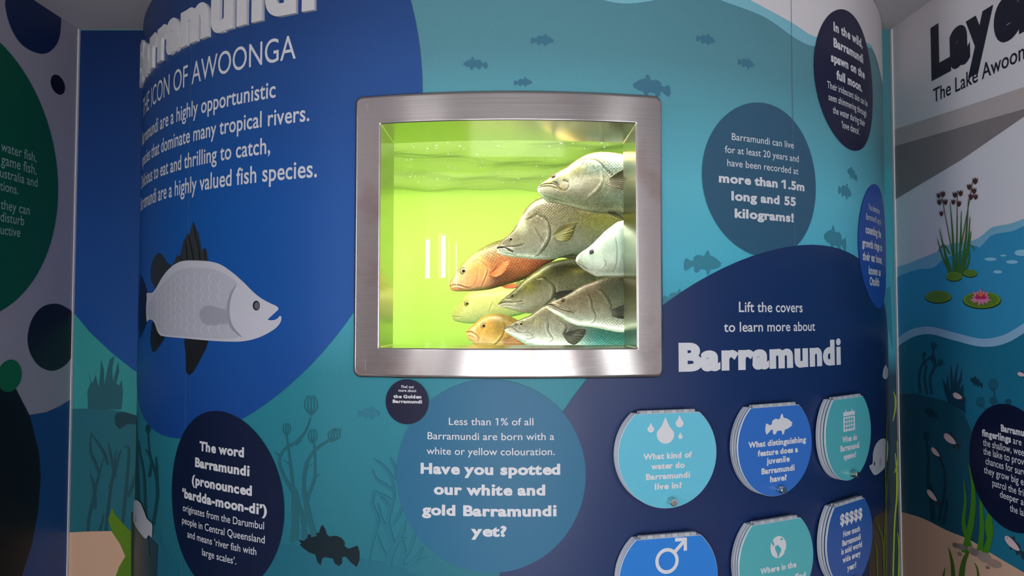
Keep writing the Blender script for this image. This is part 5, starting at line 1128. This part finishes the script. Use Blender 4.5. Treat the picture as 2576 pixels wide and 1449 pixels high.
# --- dark backed barramundi below the snapper
f = Fish('barramundi', 'dark olive backed barramundi with silver cheek, in the middle of the pile', 2.315, (1252.6, 767), (1800, 668),
    [(1255.8, 761.3), (1268.6, 749.5), (1285, 736.7), (1301.4, 722), (1317.9, 703.9), (1332.5, 693), (1350.7, 680), (1369, 667.4), (1390.8, 658.2), (1414.6, 652.8), (1434.6, 650), (1460, 650), (1500, 650), (1560, 650), (1640, 652), (1790, 660)],
    [(1254, 769.6), (1263, 773), (1286.8, 779.6), (1310.6, 786), (1328.8, 788.7), (1350, 788), (1400, 784), (1470, 770), (1560, 745), (1650, 715), (1790, 684)],
    BARRA, grad([(-1, (226, 220, 204)), (-.5, (220, 212, 190)), (-.1, (192, 182, 152)), (.25, (150, 142, 104)), (.55, (84, 82, 38)), (1, (84, 82, 34))]), .40,
    lines=[([(1254, 766), (1264, 762), (1276, 761), (1292, 761), (1306, 759.5), (1316, 758)], 1.6, -.004, (48, 42, 28), .85), ([(1258, 760.5), (1272, 756), (1288, 756)], 2.2, .003, (150, 142, 104), .5), ([(1256, 769), (1274, 768), (1296, 770), (1318, 772)], 1.6, -.002, (110, 104, 80), .6), ([(1300, 765), (1314, 766), (1318, 761)], 1.4, -.002, (90, 84, 60), .6),
           ([(1356, 700), (1368, 700), (1380, 709), (1393, 719), (1397, 734), (1391, 750), (1377, 763), (1366, 772)], 2.0, -.0045, (62, 58, 36), .7), ([(1352, 705), (1366, 706), (1384, 718), (1389, 734), (1384, 748)], 4, .003, (176, 168, 138), .4), ([(1354, 742), (1366, 750)], 1.6, .002, (220, 214, 190), .5)],
    blobs=[(1332, 722, 18, 16, (150, 142, 56), .75), (1352, 692, 22, 10, (128, 122, 46), .7), (1450, 683, 20, 9, (230, 206, 112), .95), (1468, 680, 8, 5, (250, 232, 150), .8), (1430, 668, 40, 14, (52, 50, 20), .7), (1510, 690, 40, 26, (66, 62, 26), .7), (1450, 715, 50, 14, (176, 168, 138), .6), (1310, 775, 30, 8, (214, 216, 200), .6)],
    scale_from=[(1376, 650), (1382, 705), (1398, 735), (1376, 790)])
f.eye((1288.7, 745), 5.4, (96, 88, 56), .5)
f.fin('pectoral_fin', (1392, 739), (1391, 749), [(1402, 735), (1418, 732), (1442, 732), (1456, 738), (1440, 752), (1418, 758), (1398, 754)], FD_, (.003, .02)); f.tail(FD_); f.back_fin(FD_)

# --- grey barramundi at the lower right
f = Fish('barramundi', 'brown grey barramundi low beside the right edge, silver pink belly', 2.11, (1373.4, 769.5), (1880, 760),
    [(1376, 765.5), (1392.6, 756.8), (1414.5, 747.6), (1434.6, 736.7), (1460, 720), (1487.5, 709.3), (1515, 700), (1538.6, 695.5), (1557.8, 694), (1620, 694), (1700, 710), (1790, 738), (1870, 752)],
    [(1374.4, 773), (1387, 784), (1409, 797), (1432.8, 811.5), (1456.5, 819.7), (1478.4, 821.6), (1505.8, 826), (1533, 831.6), (1561.4, 836), (1620, 835), (1700, 815), (1790, 786), (1870, 768)],
    BARRA, grad([(-1, (232, 222, 214)), (-.6, (232, 216, 208)), (-.25, (206, 186, 172)), (.15, (176, 156, 136)), (.55, (134, 116, 94)), (1, (88, 78, 56))]), .40,
    lines=[([(1374, 768.5), (1382, 766.5), (1392, 768.5), (1404, 775), (1418, 780), (1432, 784), (1444, 787)], 1.9, -.0045, (48, 38, 28), .85), ([(1378, 764), (1392, 764), (1408, 770)], 2.2, .003, (150, 136, 108), .5), ([(1376, 773), (1392, 778), (1412, 788)], 2.2, .0025, (206, 206, 180), .6), ([(1432, 780), (1446, 783), (1450, 776)], 1.5, -.002, (100, 86, 66), .6),
           ([(1478, 742), (1486, 752), (1488, 768), (1490, 780), (1497, 792), (1494, 804), (1484, 813)], 1.8, -.003, (110, 94, 76), .6), ([(1474, 745), (1481, 757), (1483, 774)], 2.4, .002, (196, 180, 160), .5),
           ([(1504, 728), (1514, 734), (1525, 748), (1533, 762), (1536, 772), (1531, 778)], 2.0, -.0045, (80, 66, 50), .75), ([(1500, 731), (1510, 738), (1520, 751), (1527, 764)], 2.6, .003, (200, 186, 166), .5)],
    blobs=[(1500, 735, 26, 20, (140, 116, 96), .5), (1470, 800, 26, 12, (222, 216, 210), .6), (1540, 812, 26, 14, (226, 214, 206), .7), (1415, 800, 20, 8, (190, 214, 176), .6)],  # greenish chin patch: light from below put into the colour
    scale_from=[(1490, 700), (1512, 732), (1538, 772), (1500, 800), (1486, 826)])
f.eye((1416.4, 757), 5.8, (116, 92, 74), .45)
f.fin('pectoral_fin', (1533, 778), (1536, 796), [(1552, 772), (1572, 764), (1594, 768), (1592, 790), (1574, 802), (1552, 801)], FD_, (.003, .03)); f.tail(FB); f.back_fin(FB)

# --- golden snapper facing the glass
f = Fish('snapper', 'golden yellow snapper with round orange eye, lowest and leftmost', 2.30, (1172.2, 838), (1480, 872),
    [(1173.7, 832.4), (1179, 826), (1186.5, 819.6), (1203, 806), (1219.3, 795), (1235.8, 790), (1255.8, 789), (1277.7, 793.3), (1294, 800.6), (1330, 820), (1380, 842), (1430, 856), (1470, 862)],
    [(1173, 843), (1179, 853.5), (1190, 864.4), (1201, 873.5), (1223, 882), (1260, 892), (1310, 899), (1370, 897), (1430, 888), (1470, 882)],
    GOLD, grad([(-1, (214, 176, 100)), (-.4, (214, 166, 84)), (.1, (200, 148, 60)), (.5, (186, 136, 50)), (1, (172, 132, 48))]), .62,
    lines=[([(1173.5, 836.5), (1182, 834.5), (1192, 838.5), (1202, 845), (1207, 852)], 1.8, -.005, (120, 62, 40), .85), ([(1174, 833), (1186, 831), (1198, 837), (1206, 845)], 2.4, .0035, (216, 150, 106), .6), ([(1175, 841), (1186, 842), (1198, 849), (1204, 858)], 2.6, .0035, (226, 166, 130), .6),
           ([(1268, 812), (1272, 823), (1267, 840), (1256, 858), (1240, 872)], 2.0, -.004, (130, 92, 40), .6), ([(1264, 838), (1254, 852), (1242, 864)], 2.4, .003, (230, 186, 116), .6), ([(1214, 850), (1222, 858), (1226, 868)], 2, -.002, (180, 120, 76), .4)],
    blobs=[(1258, 815, 18, 26, (116, 96, 34), .75), (1270, 800, 16, 12, (150, 126, 56), .5), (1196, 852, 14, 14, (226, 170, 126), .5), (1300, 830, 30, 20, (196, 164, 92), .5)], scale_from=[(1240, 780), (1258, 800), (1272, 825), (1240, 890)])
f.eye((1217.5, 819.8), 7.0, (224, 132, 44), .58)
f.fin('pectoral_fin', (1263, 855), (1272, 872), [(1280, 848), (1292, 846), (1310, 859), (1318, 872), (1306, 882), (1284, 884)], FG, (.003, .02)); f.tail(FG); f.back_fin(FG, .5)

# --- grey barramundi along the bottom
f = Fish('barramundi', 'grey barramundi lowest in the pile, its belly on the sill', 2.21, (1269.3, 829.5), (1800, 870),
    [(1271, 825.5), (1276, 821.5), (1288.7, 813.3), (1310.6, 802.4), (1332.5, 793.3), (1350.7, 779.5), (1369, 768), (1400, 762), (1440, 765), (1490, 778), (1550, 800), (1640, 832), (1790, 860)],
    [(1270, 832.6), (1276, 838), (1286.8, 844.8), (1310.6, 859.5), (1332.5, 871), (1350.7, 877), (1387, 884), (1435, 892), (1500, 900), (1580, 904), (1680, 896), (1790, 882)],
    BARRA, grad([(-1, (232, 230, 226)), (-.6, (222, 216, 208)), (-.2, (196, 186, 176)), (.2, (170, 160, 146)), (.6, (136, 126, 104)), (1, (110, 100, 70))]), .40,
    lines=[([(1270.5, 828), (1278, 823.5), (1288, 824), (1296, 829), (1304, 834), (1314, 836)], 1.8, -.004, (50, 46, 40), .85), ([(1272, 831), (1284, 831), (1298, 837)], 2.0, .003, (196, 196, 160), .5), ([(1311, 836), (1326, 834.5), (1337, 838), (1340, 845), (1334, 851), (1322, 852)], 1.5, -.0025, (96, 90, 84), .65),
           ([(1375, 800), (1380, 815), (1378, 830), (1386, 842), (1390, 850), (1380, 862)], 1.9, -.004, (92, 88, 82), .65), ([(1372, 812), (1373, 828), (1380, 842)], 2.4, .0025, (190, 186, 176), .5), ([(1404, 806), (1420, 815), (1425, 826), (1416, 838)], 2.0, -.004, (84, 80, 74), .6), ([(1346, 800), (1340, 815)], 2, -.002, (110, 104, 90), .5)],
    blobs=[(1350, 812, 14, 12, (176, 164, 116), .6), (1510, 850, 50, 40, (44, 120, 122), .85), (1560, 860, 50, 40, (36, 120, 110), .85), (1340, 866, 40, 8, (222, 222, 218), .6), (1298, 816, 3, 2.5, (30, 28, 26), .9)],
    scale_from=[(1400, 760), (1412, 806), (1424, 826), (1390, 852), (1380, 900)])
f.eye((1310.6, 815), 6.0, (176, 152, 84), .52)
f.fin('pectoral_fin', (1413, 838), (1420, 852), [(1432, 832), (1450, 828), (1468, 828), (1466, 842), (1454, 858), (1440, 866), (1426, 860)], FD_, (.003, .03)); f.tail(FB); f.back_fin(FB)
